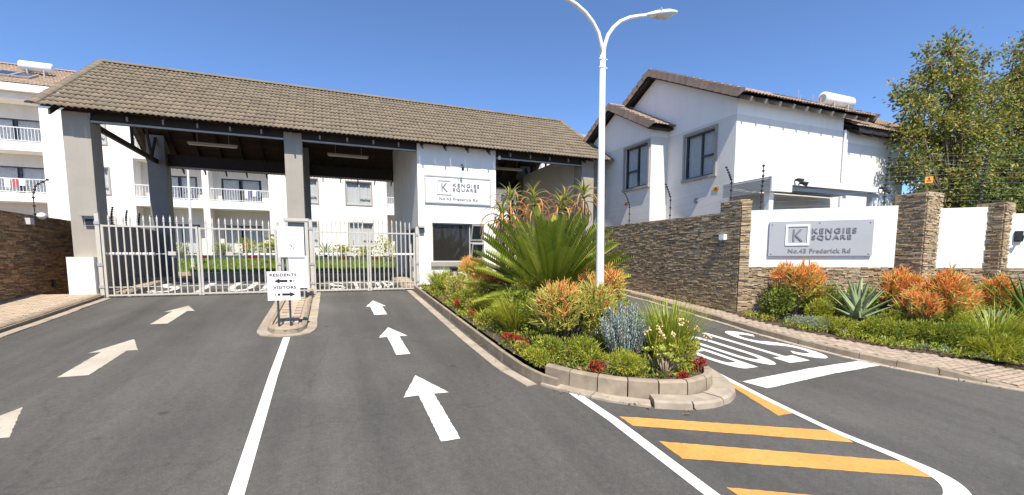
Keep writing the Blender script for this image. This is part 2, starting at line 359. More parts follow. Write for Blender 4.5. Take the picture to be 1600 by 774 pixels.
TEXTS = {k: text_geo(k, e, o, sp) for k, e, o, sp in [('KENGIES', 0.5, 0.012, 1.25), ('SQUARE', 0.5, 0.012, 1.25), ('No.43 Frederick Rd', 0.5, 0.018, 1.1), ('K', 0.5, 0.0, 1), ('RESIDENTS', 0.5, 0.032, 1.12), ('VISITORS', 0.5, 0.032, 1.12),
          ('S', 0.5, 0.0, 1), ('T', 0.5, 0.0, 1), ('O', 0.5, -0.004, 1), ('P', 0.5, -0.004, 1)]}
def put_text(b, s, o, u, v, n, w, h, depth, mi=None):
    V, F = TEXTS[s]; o, u, v, n = map(lambda a: np.array(a, float), (o, u, v, n))
    P = o+np.outer(V[:, 0]*w, u)+np.outer(V[:, 1]*h, v)+np.outer((V[:, 2]/1.0+0.5)*depth, n)
    if np.dot(np.cross(u, v), n) < 0: F = [f[::-1] for f in F]
    b.add(P, F, mi); return b
# ------------------------------------------------------------------ ground, road, markings
def sheet(x0, x1, ys, h):
    b = MB(); n = len(ys)
    V = [(x, y, gz(y)+h) for y in ys for x in (x0, x1)]
    return b.add(V, [(2*i, 2*i+1, 2*i+3, 2*i+2) for i in range(n-1)])
M('dry_earth', (0.20, 0.15, 0.10), 0.95, 0.3, 0.5)
sheet(-900, 900, [-900, -3, 21.3, 28.8, 33, 900], -0.10).build('ground', 'dry_earth', None, kind='structure')
road = sheet(-6.4, 60, [-60, -3, 6, 14, 21.3, 28.85], 0.0).build('road', 'asphalt', None, kind='structure')
def resample(pts, L):
    p = [np.array(q, float) for q in pts]; seg = [np.linalg.norm(p[i+1]-p[i]) for i in range(len(p)-1)]; T = sum(seg)
    n = max(1, round(T/L)); out = []
    for k in range(n+1):
        d = T*k/n; i = 0
        while i < len(seg)-1 and d > seg[i]: d -= seg[i]; i += 1
        out.append(p[i]+(p[i+1]-p[i])*min(1, d/seg[i]))
    return out
def mark(name, poly, mat, h=0.004, t=0.0):
    q = []   # hand painted edges: a few millimetres of wander
    for i in range(len(poly)):
        a0, a1 = np.array(poly[i]), np.array(poly[(i+1) % len(poly)]); k = max(1, int(np.linalg.norm(a1-a0)/0.06)); q += [tuple(a0+(a1-a0)*j/k+np.array([random.gauss(0, 0.0035), random.gauss(0, 0.0035)])*(j > 0)) for j in range(k)]
    poly = q
    b = MB(); b.add([(x, y, gz(y)+h) for x, y in poly], [tuple(range(len(poly)))])
    a = np.array(poly); area = sum(a[i-1][0]*a[i][1]-a[i][0]*a[i-1][1] for i in range(len(a)))
    if area < 0: b.f = [f[::-1] for f in b.f]
    return b.build(name, mat, road)
def line(name, pts, w, mat, h=0.004):
    if len(pts) > 5:   # ease the corners of a painted curve
        D = resample([(q[0], q[1], (w[i] if hasattr(w, '__len__') else w)) for i, q in enumerate(pts)], 0.06)
        for _ in range(14): D = [D[0]]+[(D[i-1]+2*D[i]+D[i+1])/4 for i in range(1, len(D)-1)]+[D[-1]]
        pts = [(q[0], q[1]) for q in D]; w = [q[2] for q in D]
    p = np.array(pts, float); L = []; Rr = []
    for i in range(len(p)):
        t = p[min(i+1, len(p)-1)]-p[max(i-1, 0)]; t /= np.linalg.norm(t); n = np.array([-t[1], t[0]])
        ww = w[i] if hasattr(w, '__len__') else w
        L.append(p[i]+n*ww/2); Rr.append(p[i]-n*ww/2)
    V = [(x, y, gz(y)+h) for q in zip(Rr, L) for x, y in q]
    b = MB(); b.add(V, [(2*i, 2*i+2, 2*i+3, 2*i+1) for i in range(len(p)-1)])
    if (np.cross(np.array(V[2])-V[0], np.array(V[1])-V[0]))[2] < 0: b.f = [f[::-1] for f in b.f]
    return b.build(name, mat, road)
def arrow(cx, tip, hb, end, hw, sw, mat, skew=0.0):
    P = [(cx, tip), (cx+hw, hb), (cx+sw, hb+0.02), (cx+sw+skew, end), (cx-sw+skew, end), (cx-sw, hb+0.02), (cx-hw, hb)]
    mark('lane_arrow', P, mat)
arrow(1.265, 7.37, 6.45, 4.97, 0.335, 0.115, 'white_paint', -0.015)
arrow(1.265, 11.04, 10.09, 8.65, 0.31, 0.13, 'white_paint'); arrow(1.265, 15.02, 13.95, 12.65, 0.29, 0.17, 'white_paint')
arrow(-3.74, 15.18, 14.32, 12.73, 0.34, 0.17, 'cream_paint'); arrow(-3.74, 11.26, 10.3, 8.86, 0.36, 0.19, 'cream_paint'); arrow(-3.74, 7.61, 6.6, 5.1, 0.36, 0.19, 'cream_paint')
line('lane_line', [(-0.90, 10.62), (-0.90, 8.0), (-0.86, 4.5), (-0.86, 1.6)], 0.135, 'white_paint')
line('lane_line', [(3.40, 6.28), (3.42, 4.85), (3.335, 3.08), (3.30, 1.4)], 0.15, 'white_paint')
line('edge_line', [(6.62, 8.6), (6.50, 7.2), (6.42, 6.2), (6.12, 4.66), (5.97, 3.6), (6.0, 2.95), (5.98, 2.55), (5.86, 2.33), (5.62, 2.2), (5.2, 2.1)], [0.11]*5+[0.13, 0.2, 0.22, 0.22, 0.22], 'white_paint', 0.006)
mark('stop_line', [(6.44, 5.42), (8.4, 5.58), (10.28, 5.62), (10.38, 5.29), (8.5, 5.22), (6.56, 5.04)], 'white_paint', 0.009)
mark('hatch_bar', [(6.13, 5.52), (6.32, 5.36), (6.03, 4.20), (5.72, 4.2)], 'yellow_paint')
mark('hatch_bar', [(3.56, 4.9), (6.0, 3.62), (5.88, 3.33), (3.56, 4.59)], 'yellow_paint')
mark('hatch_bar', [(3.59, 4.14), (5.93, 2.84), (5.86, 2.52), (3.56, 3.72)], 'yellow_paint')
mark('hatch_bar', [(3.57, 3.13), (5.6, 2.02), (5.5, 1.7), (3.56, 2.75)], 'yellow_paint')
def stroke(pts, w, closed=False):
    """a painted stroke of width w along a path, as left and right edges"""
    p = [np.array(q, float) for q in pts]; n = len(p); V = []; F = []
    for i in range(n):
        a0 = p[i-1] if (i > 0 or closed) else p[i]; a1 = p[(i+1) % n] if (i < n-1 or closed) else p[i]; t = (a1-a0)/np.linalg.norm(a1-a0); m = np.array([-t[1], t[0]])
        V += [p[i]+m*w/2, p[i]-m*w/2]
    for i in range(n if closed else n-1): j = (i+1) % n; F.append((2*i, 2*i+1, 2*j+1, 2*j))
    return V, F
def arc(cx, cy, rx, ry, a0, a1, n=10): return [(cx+rx*math.cos(R(a0+(a1-a0)*i/n)), cy+ry*math.sin(R(a0+(a1-a0)*i/n))) for i in range(n+1)]
LW = 0.24   # letters drawn in a box one wide and 1.6 tall
GLYPH = {'S': [(arc(0.5, 1.2, 0.38, 0.28, 20, 270)+arc(0.5, 0.4, 0.38, 0.28, 90, -160)[1:] if False else arc(0.5, 1.16, 0.38, 0.32, 15, 270, 14)[:-1]+arc(0.5, 0.46, 0.38, 0.34, 90, -165, 14), False)],
         'T': [([(0.0, 1.48), (1.0, 1.48)], False), ([(0.5, 0.0), (0.5, 1.36)], False)],
         'O': [([*arc(0.5, 1.1, 0.38, 0.38, 0, 180, 10), *arc(0.5, 0.5, 0.38, 0.38, 180, 360, 10)], True)],
         'P': [([(0.12, 0.0), (0.12, 1.6)], False), ([(0.24, 1.48), (0.55, 1.48), *arc(0.58, 1.1, 0.30, 0.38, 90, -90, 12), (0.55, 0.72), (0.24, 0.72)], False)]}
def road_word(letters, flip, y0, y1, h=0.005):
    for ch, a, c in letters:
        b = MB()
        for pts, cl in GLYPH[ch]:
            V, F = stroke(pts, LW, cl); P = []
            for x, y in V:
                y = y/1.6; xx = c-x*(c-a) if flip else a+x*(c-a); yy = y1-y*(y1-y0) if flip else y0+y*(y1-y0); P.append((xx, yy, gz(yy)+h))
            b.add(P, [f if np.cross(np.array(P[f[1]])-P[f[0]], np.array(P[f[2]])-P[f[0]])[2] > 0 else f[::-1] for f in F])
        b.build('stop_lettering', 'white_paint', road)
road_word([('S', 9.06, 9.76), ('T', 8.34, 8.92), ('O', 7.62, 8.20), ('P', 6.92, 7.46)], True, 5.95, 8.45)
road_word([('S', -5.7, -4.9), ('T', -4.55, -3.75), ('O', -3.4, -2.6), ('P', -2.3, -1.6)], False, 17.9, 20.9)
road_word([('S', 0.0, 0.55), ('T', 0.72, 1.22), ('O', 1.4, 1.9), ('P', 2.05, 2.45)], False, 17.7, 19.9)

# ------------------------------------------------------------------ kerbs
def kerb(parent, path, L, w, h, side, mat='kerb_concrete', name='kerb_stone', gap=0.012, bev=0.025, base=-0.05, batter=0.02):
    """a row of cast kerb stones; the path is the road-side foot, side=+1 puts the stone to the path's left"""
    D = resample(path, 0.05); K = len(D)-1
    for _ in range(6): D = [D[0]]+[(D[i-1]+2*D[i]+D[i+1])/4 for i in range(1, K)]+[D[K]]
    cum = [0.0]
    for i in range(K): cum.append(cum[-1]+np.linalg.norm(D[i+1]-D[i]))
    T = cum[-1]; n = max(1, round(T/L))
    def at(d):
        i = int(np.clip(np.searchsorted(cum, d)-1, 0, K-1)); return D[i]+(D[i+1]-D[i])*((d-cum[i])/(cum[i+1]-cum[i]))
    for i in range(n):
        b = MB(); V = []; j = random.uniform(-0.006, 0.006)
        for k in range(4):
            d = T*i/n+gap/2+(T/n-gap)*k/3; q = at(d); tt = at(min(T, d+0.12))-at(max(0, d-0.12)); tt = tt/np.linalg.norm(tt); nn = np.array([-tt[1], tt[0]])*side
            hh = (h(q) if callable(h) else h)+j; z = gz(q[1])
            bb = min(bev, hh*0.5)
            for off, zz in ((0, base), (batter*0.7, hh-bb), (batter+bb, hh), (w, hh), (w, base)):
                pt = q+nn*(off+j); V.append((pt[0], pt[1], z+zz))
        F = [(5*s+c, 5*s+c+1, 5*s+c+6, 5*s+c+5) for s in range(3) for c in range(4)]+[(4,3,2,1,0),(15,16,17,18,19)]
        if side < 0: F = [f[::-1] for f in F]
        b.add(V, [f[::-1] for f in F]); b.build(name, mat, parent)
def inside(x, y, poly):
    r = False; n = len(poly)
    for i in range(n):
        x1, y1 = poly[i]; x2, y2 = poly[i-1]
        if (y1 > y) != (y2 > y) and x < (x2-x1)*(y-y1)/(y2-y1)+x1: r = not r
    return r
BRICK = [rough_box(0.03, 20+i) for i in range(4)]
def pavers(parent, poly, h, L=0.21, W=0.105, rest='paver_bricks', ang=0.0, name='brick', m=0.42, mat='paver_brick'):
    xs = [p[0] for p in poly]; ys = [p[1] for p in poly]; items = []; row = 0; c, s = math.cos(ang), math.sin(ang)
    cx, cy = sum(xs)/len(xs), sum(ys)/len(ys); r = max(max(xs)-min(xs), max(ys)-min(ys))
    v = -r
    while v < r:
        u = -r+(L/2 if row % 2 else 0)
        while u < r:
            x, y = cx+c*u-s*v, cy+s*u+c*v
            if all(inside(x+c*du-s*dv, y+s*du+c*dv, poly) for du in (-L*m, L*m) for dv in (-W*m, W*m)):
                hh = h(x, y) if callable(h) else h
                tu = np.array([c, s, SL*s]); tv = np.array([-s, c, SL*c]); nn = np.array([0, -SL, 1.0])
                items.append((random.randrange(4), mat4(tu*(L-0.012), tv*(W-0.012), nn*0.05, (x, y, gz(y)+hh-0.025+random.uniform(-0.003, 0.003)))))
            u += L
        v += W; row += 1
    pieces(name, BRICK, items, parent, mat, 300, rest=rest)
def flat(poly, h, mat, name, parent=None, kind='structure'):
    b = MB(); b.add([(x, y, gz(y)+h) for x, y in poly], [tuple(range(len(poly)))])
    a = poly; ar = sum(a[i-1][0]*a[i][1]-a[i][0]*a[i-1][1] for i in range(len(a)))
    if ar < 0: b.f = [f[::-1] for f in b.f]
    return b.build(name, mat, parent, kind=kind if parent is None else None)
# pavement along the residents lane
pave = flat([(-8.1, -3), (-6.3, -3), (-6.3, 17.1), (-8.1, 17.1)], 0.105, 'joint_sand', 'pavement')
pavers(pave, [(-8.05, 9.5), (-6.44, 9.5), (-6.44, 17.1), (-8.05, 17.1)], 0.152)
kerb(pave, [(-6.32, 2.0), (-6.32, 17.0)], 1.0, 0.125, 0.15, 1)
kerb(pave, [(-6.08, 2.0), (-6.10, 17.0)], 1.0, 0.235, 0.022, 1, 'channel_concrete', 'channel_stone', bev=0.004, batter=0.002)
# pavement along the exit lane
KP = [(10.62, 18.5), (10.6, 13.2), (10.25, 10.0), (10.0, 8.2), (9.93, 7.0), (9.98, 6.0), (10.18, 5.0), (10.52, 4.2), (10.95, 3.45)]
hr = lambda q: 0.15 if q[1] > 4.45 else max(0.02, 0.15-(4.45-q[1])*0.16)
BED = [(11.0, 9.62), (10.78, 9.0), (10.75, 7.4), (11.15, 5.6), (11.75, 4.6), (12.3, 3.7), (13.2, 2.6), (15, 1.2)]
pl = [(10.5, 18.4), (11.05, 18.4), (11.05, 9.6)]+BED[1:]+[(13, -0.2), (11.3, 2.9), (10.97, 3.45), (10.55, 4.2), (10.2, 5.0), (10.0, 6.0), (9.95, 7.0), (10.03, 8.2), (10.28, 10.0), (10.63, 13.2)]
pv2 = MB(); hp = lambda x, y: hr((x, y))
top = [(x+0.1, y, gz(y)+hr((x, y))-0.05) for x, y in KP]; 
def right_of(x, y):
    for i in range(len(BED)-1):
        (x1, y1), (x2, y2) = BED[i], BED[i+1]
        if y2 <= y <= y1: return x1+(x2-x1)*(y1-y)/(y1-y2)
    return 11.05 if y > 9.6 else 15
ys = [18.4, 15, 13.2, 11.5, 10, 9.0, 8.2, 7.0, 6.0, 5.0, 4.6, 4.2, 3.8, 3.45, 2.6, 1.2]
def kx(y):
    for i in range(len(KP)-1):
        (x1, y1), (x2, y2) = KP[i], KP[i+1]
        if y2 <= y <= y1: return x1+(x2-x1)*(y1-y)/(y1-y2)
    return 10.95+(3.45-y)*0.9 if y < 3.45 else 10.6
V = []
for y in ys: V += [(kx(y)+0.06, y, gz(y)+hr((0, y))-0.045), (right_of(0, y)+0.02, y, gz(y)+hr((0, y))-0.045)]
pv2.add(V, [(2*i+1, 2*i, 2*i+2, 2*i+3) for i in range(len(ys)-1)])
pave2 = pv2.build('pavement', 'joint_sand', None, kind='structure')
ppoly = [(kx(y)+0.10, y) for y in ys[:-1]]+[(right_of(0, y), y) for y in ys[:-1][::-1]]
pavers(pave2, ppoly, lambda x, y: hr((x, y))-0.005, L=0.205, W=0.103, m=0.1, mat='paver_weathered')
kerb(pave2, KP, 0.62, 0.13, hr, 1)
kerb(pave2, [(x-0.16, y) for x, y in KP], 0.9, 0.15, 0.02, 1, 'channel_concrete', 'channel_stone', bev=0.004, batter=0.002)
# garden bed in front of the name wall: soil rising gently to the wall
bs = MB(); W0 = np.array([11.06, 9.64]); WD = np.array([0.730, -0.6833]); WN = np.array([-0.683, -0.730])
V = []; K = 12
for k in range(K+1):
    a = W0+WD*0.05+WD*(k/K)*8.6
    f = min(1.0, k/K*1.15)*(len(BED)-1); i = min(int(f), len(BED)-2); q = np.array(BED[i])+(np.array(BED[i+1])-np.array(BED[i]))*(f-i)
    for j in range(5):
        p = q+(a-q)*j/4; V.append((p[0], p[1], gz(p[1])+max(hr((0, q[1]))-0.01, 0.05)+0.16*j/4+random.uniform(-0.01, 0.02)*(0 < j < 4)))
bs.add(V, [(5*k+j+1, 5*k+j, 5*k+j+5, 5*k+j+6) for k in range(K) for j in range(4)])
bs.build('garden_bed', 'soil', None, True, kind='structure')
def bed_z(x, y): return gz(y)+0.2
# ------------------------------------------------------------------ planted island between the visitors lane and the exit lane
isl = flat([(3.1, 17.2), (3.08, 9.5), (3.1, 7.5), (3.2, 6.62), (3.6, 6.08), (4.0, 5.62), (4.45, 5.35), (5.0, 5.22), (5.5, 5.36), (5.78, 5.65), (5.96, 6.1), (6.06, 7.2), (6.2, 10), (6.25, 17.2)], 0.186, 'soil', 'planted_island')
hi = lambda q: 0.17+0.02*min(1, max(0, (9-q[1])/2))
kerb(isl, [(3.06, 17.0), (3.04, 9.5), (3.04, 7.6), (3.08, 6.9), (3.2, 6.36), (3.34, 6.15)], 0.8, 0.12, lambda q: 0.19 if q[1] > 7.3 else 0.19-0.04*(7.3-q[1]), -1)
kerb(isl, [(3.2, 6.45), (3.5, 5.94), (3.9, 5.5), (4.4, 5.2), (5.0, 5.06), (5.55, 5.2), (5.9, 5.55), (6.08, 6.1), (6.12, 6.7)], 0.44, 0.14, 0.29, 1, gap=0.02, bev=0.03, batter=0.03)
kerb(isl, [(6.14, 6.75), (6.22, 8.5), (6.3, 12), (6.33, 17)], 0.8, 0.12, 0.19, 1)
kerb(isl, [(2.86, 17.0), (2.83, 9.5), (2.87, 7.3), (3.02, 6.35)], 0.8, 0.2, 0.02, -1, 'channel_concrete', 'channel_stone', bev=0.004, batter=0.002)
kerb(isl, [(3.05, 6.3), (3.34, 5.85), (3.72, 5.35), (4.18, 5.0)], 0.75, 0.26, 0.045, 1, 'channel_concrete', 'channel_stone', bev=0.012, batter=0.01)
kerb(isl, [(4.2, 4.96), (4.6, 4.76), (5.05, 4.69), (5.5, 4.77), (5.85, 5.0), (6.14, 5.42), (6.32, 5.95)], 0.62, 0.36, 0.11, 1, 'channel_concrete', 'apron_stone', gap=0.02, bev=0.03, batter=0.03)
# pebbles scattered in the island's soil
b = MB()
for i in range(420):
    x, y = random.uniform(3.3, 5.9), random.uniform(5.3, 12)
    if not inside(x, y, [(3.3, 12), (3.3, 6.6), (3.6, 6.1), (4.4, 5.42), (5.0, 5.3), (5.6, 5.5), (5.95, 6.5), (6.0, 12)]): continue
    s = random.uniform(0.012, 0.045); Vb, Fb = rough_box(0.25, i); b.add(np.asarray(Vb)*[s, s*0.8, s*0.6]+[x, y, gz(y)+0.18], Fb)
palette('pebble', [(0.45, 0.42, 0.38), (0.36, 0.33, 0.30), (0.52, 0.5, 0.47), (0.25, 0.2, 0.16)])
b.build('pebbles', 'pebble', isl)['kind'] = 'stuff'
# dry leaves and grit gathered in the gutters
b = MB(); rs = np.random.default_rng(9)
for (x0, y0), (x1, y1), n in (((2.8, 16), (2.9, 7), 90), ((3.2, 6), (4.3, 4.8), 30), ((4.4, 4.6), (6.3, 5.4), 35), ((9.75, 9), (9.7, 6), 60), ((9.8, 6), (10.7, 3.6), 50), ((-6.0, 16), (-6.05, 9), 60), ((6.45, 12), (6.4, 6.5), 40)):
    for i in range(n):
        f = rs.uniform(); x = x0+(x1-x0)*f+rs.normal(0, 0.07); y = y0+(y1-y0)*f; a = rs.uniform(0, 6.28); l = rs.uniform(0.012, 0.04); c, s_ = math.cos(a)*l, math.sin(a)*l
        z = gz(y)+0.034; b.add([(x-c, y-s_, z), (x+s_*0.4, y-c*0.4, z+0.006), (x+c, y+s_, z+0.004), (x-s_*0.4, y+c*0.4, z+0.008)], [(0, 1, 2), (0, 2, 3)])
b.build('leaf_litter', 'leaf_agave_dry', road)['kind'] = 'stuff'
# ------------------------------------------------------------------ narrow paved island at the gates
gi = flat([(-1.32, 11.25), (-1.2, 10.98), (-0.95, 10.86), (-0.7, 10.95), (-0.57, 11.25), (-0.57, 21.3), (-1.32, 21.3)], 0.10, 'joint_sand', 'paved_island')
pavers(gi, [(-1.26, 11.4), (-0.63, 11.4), (-0.63, 16.9), (-1.26, 16.9)], 0.15, L=0.31, W=0.205)
kerb(gi, [(-1.36, 21.3), (-1.36, 11.3), (-1.24, 10.98), (-0.95, 10.82), (-0.66, 10.95), (-0.52, 11.3), (-0.52, 21.3)], 0.55, 0.11, 0.15, 1, bev=0.035)
kerb(gi, [(-1.58, 17.0), (-1.56, 11.2), (-1.42, 10.83), (-0.95, 10.64), (-0.46, 10.8), (-0.32, 11.2), (-0.3, 17.0)], 0.7, 0.23, 0.03, 1, 'channel_concrete', 'channel_stone', bev=0.008, batter=0.004)
# strips of paving beside the lanes under the roof
for poly, kp in (([(-6.9, 17.3), (-5.8, 17.3), (-5.8, 21.3), (-6.9, 21.3)], [(-5.72, 21.3), (-5.72, 17.3)]), ([(2.6, 17.3), (3.2, 17.3), (3.2, 21.3), (2.6, 21.3)], [(2.52, 17.3), (2.52, 21.3)])):
    st = flat(poly, 0.10, 'joint_sand', 'paved_strip'); pavers(st, poly, 0.15); kerb(st, kp, 0.9, 0.1, 0.15, -1 if poly[0][0] > 0 else -1)
# ------------------------------------------------------------------ inside the gates: kerb, lawn
M('turf', (0.10, 0.15, 0.03), 0.95, 0.35, 3)
lawn_base = flat([(-11.5, 29.0), (4.3, 29.0), (4.3, 33.0), (-11.5, 33.0)], 0.12, 'turf', 'lawn_bank')
kerb(lawn_base, [(-11.5, 28.82), (4.3, 28.82), (4.45, 29.1), (4.45, 33)], 1.0, 0.15, 0.14, 1)
far_pave = flat([(-30, 33.0), (30, 33.0), (30, 34.2), (-30, 34.2)], 0.06, 'channel_concrete', 'footpath')
b = MB(); rs = np.random.default_rng(3)
for i in range(9000):
    x, y = rs.uniform(-11.4, 4.2), rs.uniform(29.05, 32.8); z = gz(y)+0.12; a = rs.uniform(0, 6.28); w = 0.035; hgt = rs.uniform(0.06, 0.2)
    dx, dy = math.cos(a)*w, math.sin(a)*w; lx, ly = rs.uniform(-.05, .05, 2)
    b.add([(x-dx, y-dy, z), (x+dx, y+dy, z), (x+lx, y+ly, z+hgt)], [(0, 1, 2)])
tag(b.build('lawn_grass', 'lawn'), 'mown green lawn on the bank behind the gates', 'grass', kind='stuff')
# ------------------------------------------------------------------ tools for walls, windows, roofs
def tile_geo(w=0.30, l=0.43, A=0.021, lift=0.03, seg=4, th=0.022):
    V = []; n = seg*2+1
    for yy, dz in ((-l/2, lift), (l/2, 0.0)):
        for i in range(n):
            t = i/seg; V.append((-w/2+w*i/(n-1), yy, A*(1-math.cos(2*math.pi*t))+dz))
    for i in range(n): x, y, z = V[i]; V.append((x, y+0.01, z-th))
    F = [(i, i+1, n+i+1, n+i) for i in range(n-1)]+[(2*n+i, 2*n+i+1, i+1, i) for i in range(n-1)]
    return np.array(V), F
TILE = [tile_geo()]
def tiled_slope(parent, x0, x1, eave, ridge, mat, limit=300, gauge=0.385, w=0.30, along='X', tname='roof_tile'):
    """eave and ridge: (run coordinate, z); along X the slope runs in Y, along Y it runs in X"""
    e, r = np.array(eave, float), np.array(ridge, float); L = np.linalg.norm(r-e); d = (r-e)/L
    v = np.array([0, d[0], d[1]]) if along == 'X' else np.array([d[0], 0, d[1]])
    u = np.array([1.0, 0, 0]) if along == 'X' else np.array([0, 1.0, 0])
    n = np.cross(u, v)
    if n[2] < 0: u = -u; n = -n
    rows = max(1, round(L/gauge)); g = L/rows; cols = max(1, round((x1-x0)/w)); cw = (x1-x0)/cols; items = []
    for i in range(rows):
        for j in range(cols):
            s = g*(i+0.5)+0.02; q = e+d*s; a = x0+cw*(j+0.5)
            o = np.array([a, q[0], q[1]]) if along == 'X' else np.array([q[0], a, q[1]])
            o = o+n*random.uniform(-0.003, 0.005)+u*random.uniform(-0.006, 0.006)+v*random.uniform(-0.008, 0.008); k = random.uniform(-0.012, 0.012)
            items.append((0, mat4((u+v*k)*cw/0.30, (v-u*k)*((g+0.045)/0.43), n, o)))
    pieces(tname, TILE, items, parent, mat, limit, smooth=True, rest=tname+'s')
def cap_tiles(parent, pts, n, mat, L=0.4, r=0.13, name='ridge_tile', limit=300, flatk=0.75):
    """half-round or angle caps laid along a line; n is the up direction"""
    a, b_ = np.array(pts[0], float), np.array(pts[1], float); T = np.linalg.norm(b_-a); k = max(1, round(T/L)); t = (b_-a)/T
    n = np.array(n, float); s = np.cross(t, n); s /= np.linalg.norm(s); n = np.cross(s, t)
    V = []
    for x, rr in ((-0.5, 1.0), (0.56, 0.9)):
        for j in range(7):
            th = math.pi*j/6; V.append((x, math.cos(th)*rr, math.sin(th)*rr*flatk))
    F = [(j, j+1, 8+j, 7+j) for j in range(6)]+[(0, 6, 5, 4, 3, 2, 1), (7, 8, 9, 10, 11, 12, 13)]
    items = [(0, mat4(t*T/k, s*r, n*r, a+t*T*(i+0.5)/k)) for i in range(k)]
    pieces(name, [(np.array(V), F)], items, parent, mat, limit)
def wall_grid(b, o, u, v, n, W, H, holes, depth, mi=0, rmi=None):
    """outer face of a wall with openings and their reveals; holes: (u0,u1,v0,v1)"""
    o, u, v, n = map(lambda a: np.array(a, float), (o, u, v, n)); rmi = mi if rmi is None else rmi
    us = sorted({0, W, *[q for h in holes for q in h[:2]]}); vs = sorted({0, H, *[q for h in holes for q in h[2:]]})
    for i in range(len(us)-1):
        for j in range(len(vs)-1):
            cu, cv = (us[i]+us[i+1])/2, (vs[j]+vs[j+1])/2
            if any(h[0] < cu < h[1] and h[2] < cv < h[3] for h in holes): continue
            P = [o+u*a+v*c for a, c in ((us[i], vs[j]), (us[i+1], vs[j]), (us[i+1], vs[j+1]), (us[i], vs[j+1]))]
            b.add(P, [(0, 1, 2, 3)], mi)
    for h in holes:
        c = [(h[0], h[2]), (h[1], h[2]), (h[1], h[3]), (h[0], h[3])]
        for k in range(4):
            a, e = c[k], c[(k+1) % 4]
            P = [o+u*a[0]+v*a[1], o+u*e[0]+v*e[1], o+u*e[0]+v*e[1]-n*depth, o+u*a[0]+v*a[1]-n*depth]
            b.add(P, [(0, 1, 2, 3)], rmi)
def window(parent, o, u, v, n, W, H, frame, splits=(), trans=(), depth=0.08, fw=0.05, glass='glass_dark', curtain=None, name='window', surround=None, handle=False):
    """frame set back in an opening at o; splits: u positions of mullions, trans: (u0,u1,v) transoms"""
    o, u, v, n = map(lambda a: np.array(a, float), (o, u, v, n)); b = MB()
    f0, f1 = -depth, -depth+0.05
    b.obox(o, u, v, n, 0, W, 0, fw, f0, f1).obox(o, u, v, n, 0, W, H-fw, H, f0, f1)
    b.obox(o, u, v, n, 0, fw, fw, H-fw, f0, f1).obox(o, u, v, n, W-fw, W, fw, H-fw, f0, f1)
    for s in splits: b.obox(o, u, v, n, s-fw*0.5, s+fw*0.5, fw, H-fw, f0, f1-0.004)
    for a, c, t in trans: b.obox(o, u, v, n, a+fw*0.5, c-fw*0.5, t-fw*0.55, t+fw*0.55, f0, f1-0.006)
    w = b.build(name, frame, parent)
    cs = [0]+list(splits)+[W]
    for i in range(len(cs)-1):
        g = MB(); g.obox(o, u, v, n, cs[i]+fw*0.4, cs[i+1]-fw*0.4, fw*0.8, H-fw*0.8, f0+0.012, f0+0.018); g.build('pane', glass, w)
    if curtain:
        for c0, c1, ct, cb in curtain:
            g = MB(); k = max(6, int((c1-c0)*30)); V = []
            for i in range(k+1):
                x = c0+(c1-c0)*i/k; d = -depth-0.07+0.022*math.sin(i*1.9+c0*7)+0.01*math.sin(i*0.7)
                for y in (cb, ct): V.append(o+u*x+v*y+n*d)
            g.add(V, [(2*i, 2*i+2, 2*i+3, 2*i+1) for i in range(k)]); g.build('curtain', 'curtain', w, True)
    return w
X_, Y_, Z_ = np.array([1., 0, 0]), np.array([0, 1., 0]), np.array([0, 0, 1.])

# ------------------------------------------------------------------ gatehouse
GH = thing('gatehouse', 'gatehouse with long brown tiled gable roof on grey pillars over the driveway', 'gatehouse', (1.9, 20.9, gz(20.9)))
EY, EZ, RY, RZ = 16.95, 6.78, 21.62, 9.70; BY = 2*RY-EY; SLP = (RZ-EZ)/(RY-EY)
RX0, RX1 = -7.50, 11.60
def under(y): return EZ+(min(y, 2*RY-y)-EY)*SLP-0.16
tiled_slope(GH, RX0, RX1, (EY, EZ), (RY, RZ), 'roof_tile_grey', 300)
# back slope: tiles beyond the parts are one piece
bk = MB()
Lb = math.hypot(RY-EY, RZ-EZ)
for i in range(14):
    for j in range(62):
        s = Lb*(i+0.5)/14; y = BY-(BY-RY)*s/Lb; z = EZ+(RZ-EZ)*s/Lb; x = RX0+(RX1-RX0)*(j+0.5)/62
        v = np.array([0, -(BY-RY), RZ-EZ])/Lb; u = np.array([-1., 0, 0]); m = mat4(u*1.01, v, np.cross(u, v), (x, y, z))
        bk.add(TILE[0][0]@m[:3, :3].T+m[:3, 3], TILE[0][1])
bk.build('roof_tiles', 'roof_tile_grey', GH, True)['kind'] = 'stuff'
cap_tiles(GH, [(RX0-0.02, RY, RZ+0.0), (RX1+0.02, RY, RZ+0.0)], (0, 0, 1), 'roof_tile_grey', 0.42, 0.15)
for x in (RX0, RX1):
    for e, r in (((EY-0.03, EZ), (RY, RZ)), ((BY+0.03, EZ), (RY, RZ))):
        cap_tiles(GH, [(x, e[0], e[1]+0.02), (x, r[0], r[1]+0.02)], (0, 0, 1), 'roof_tile_grey', 0.40, 0.135, 'verge_tile', flatk=0.55)
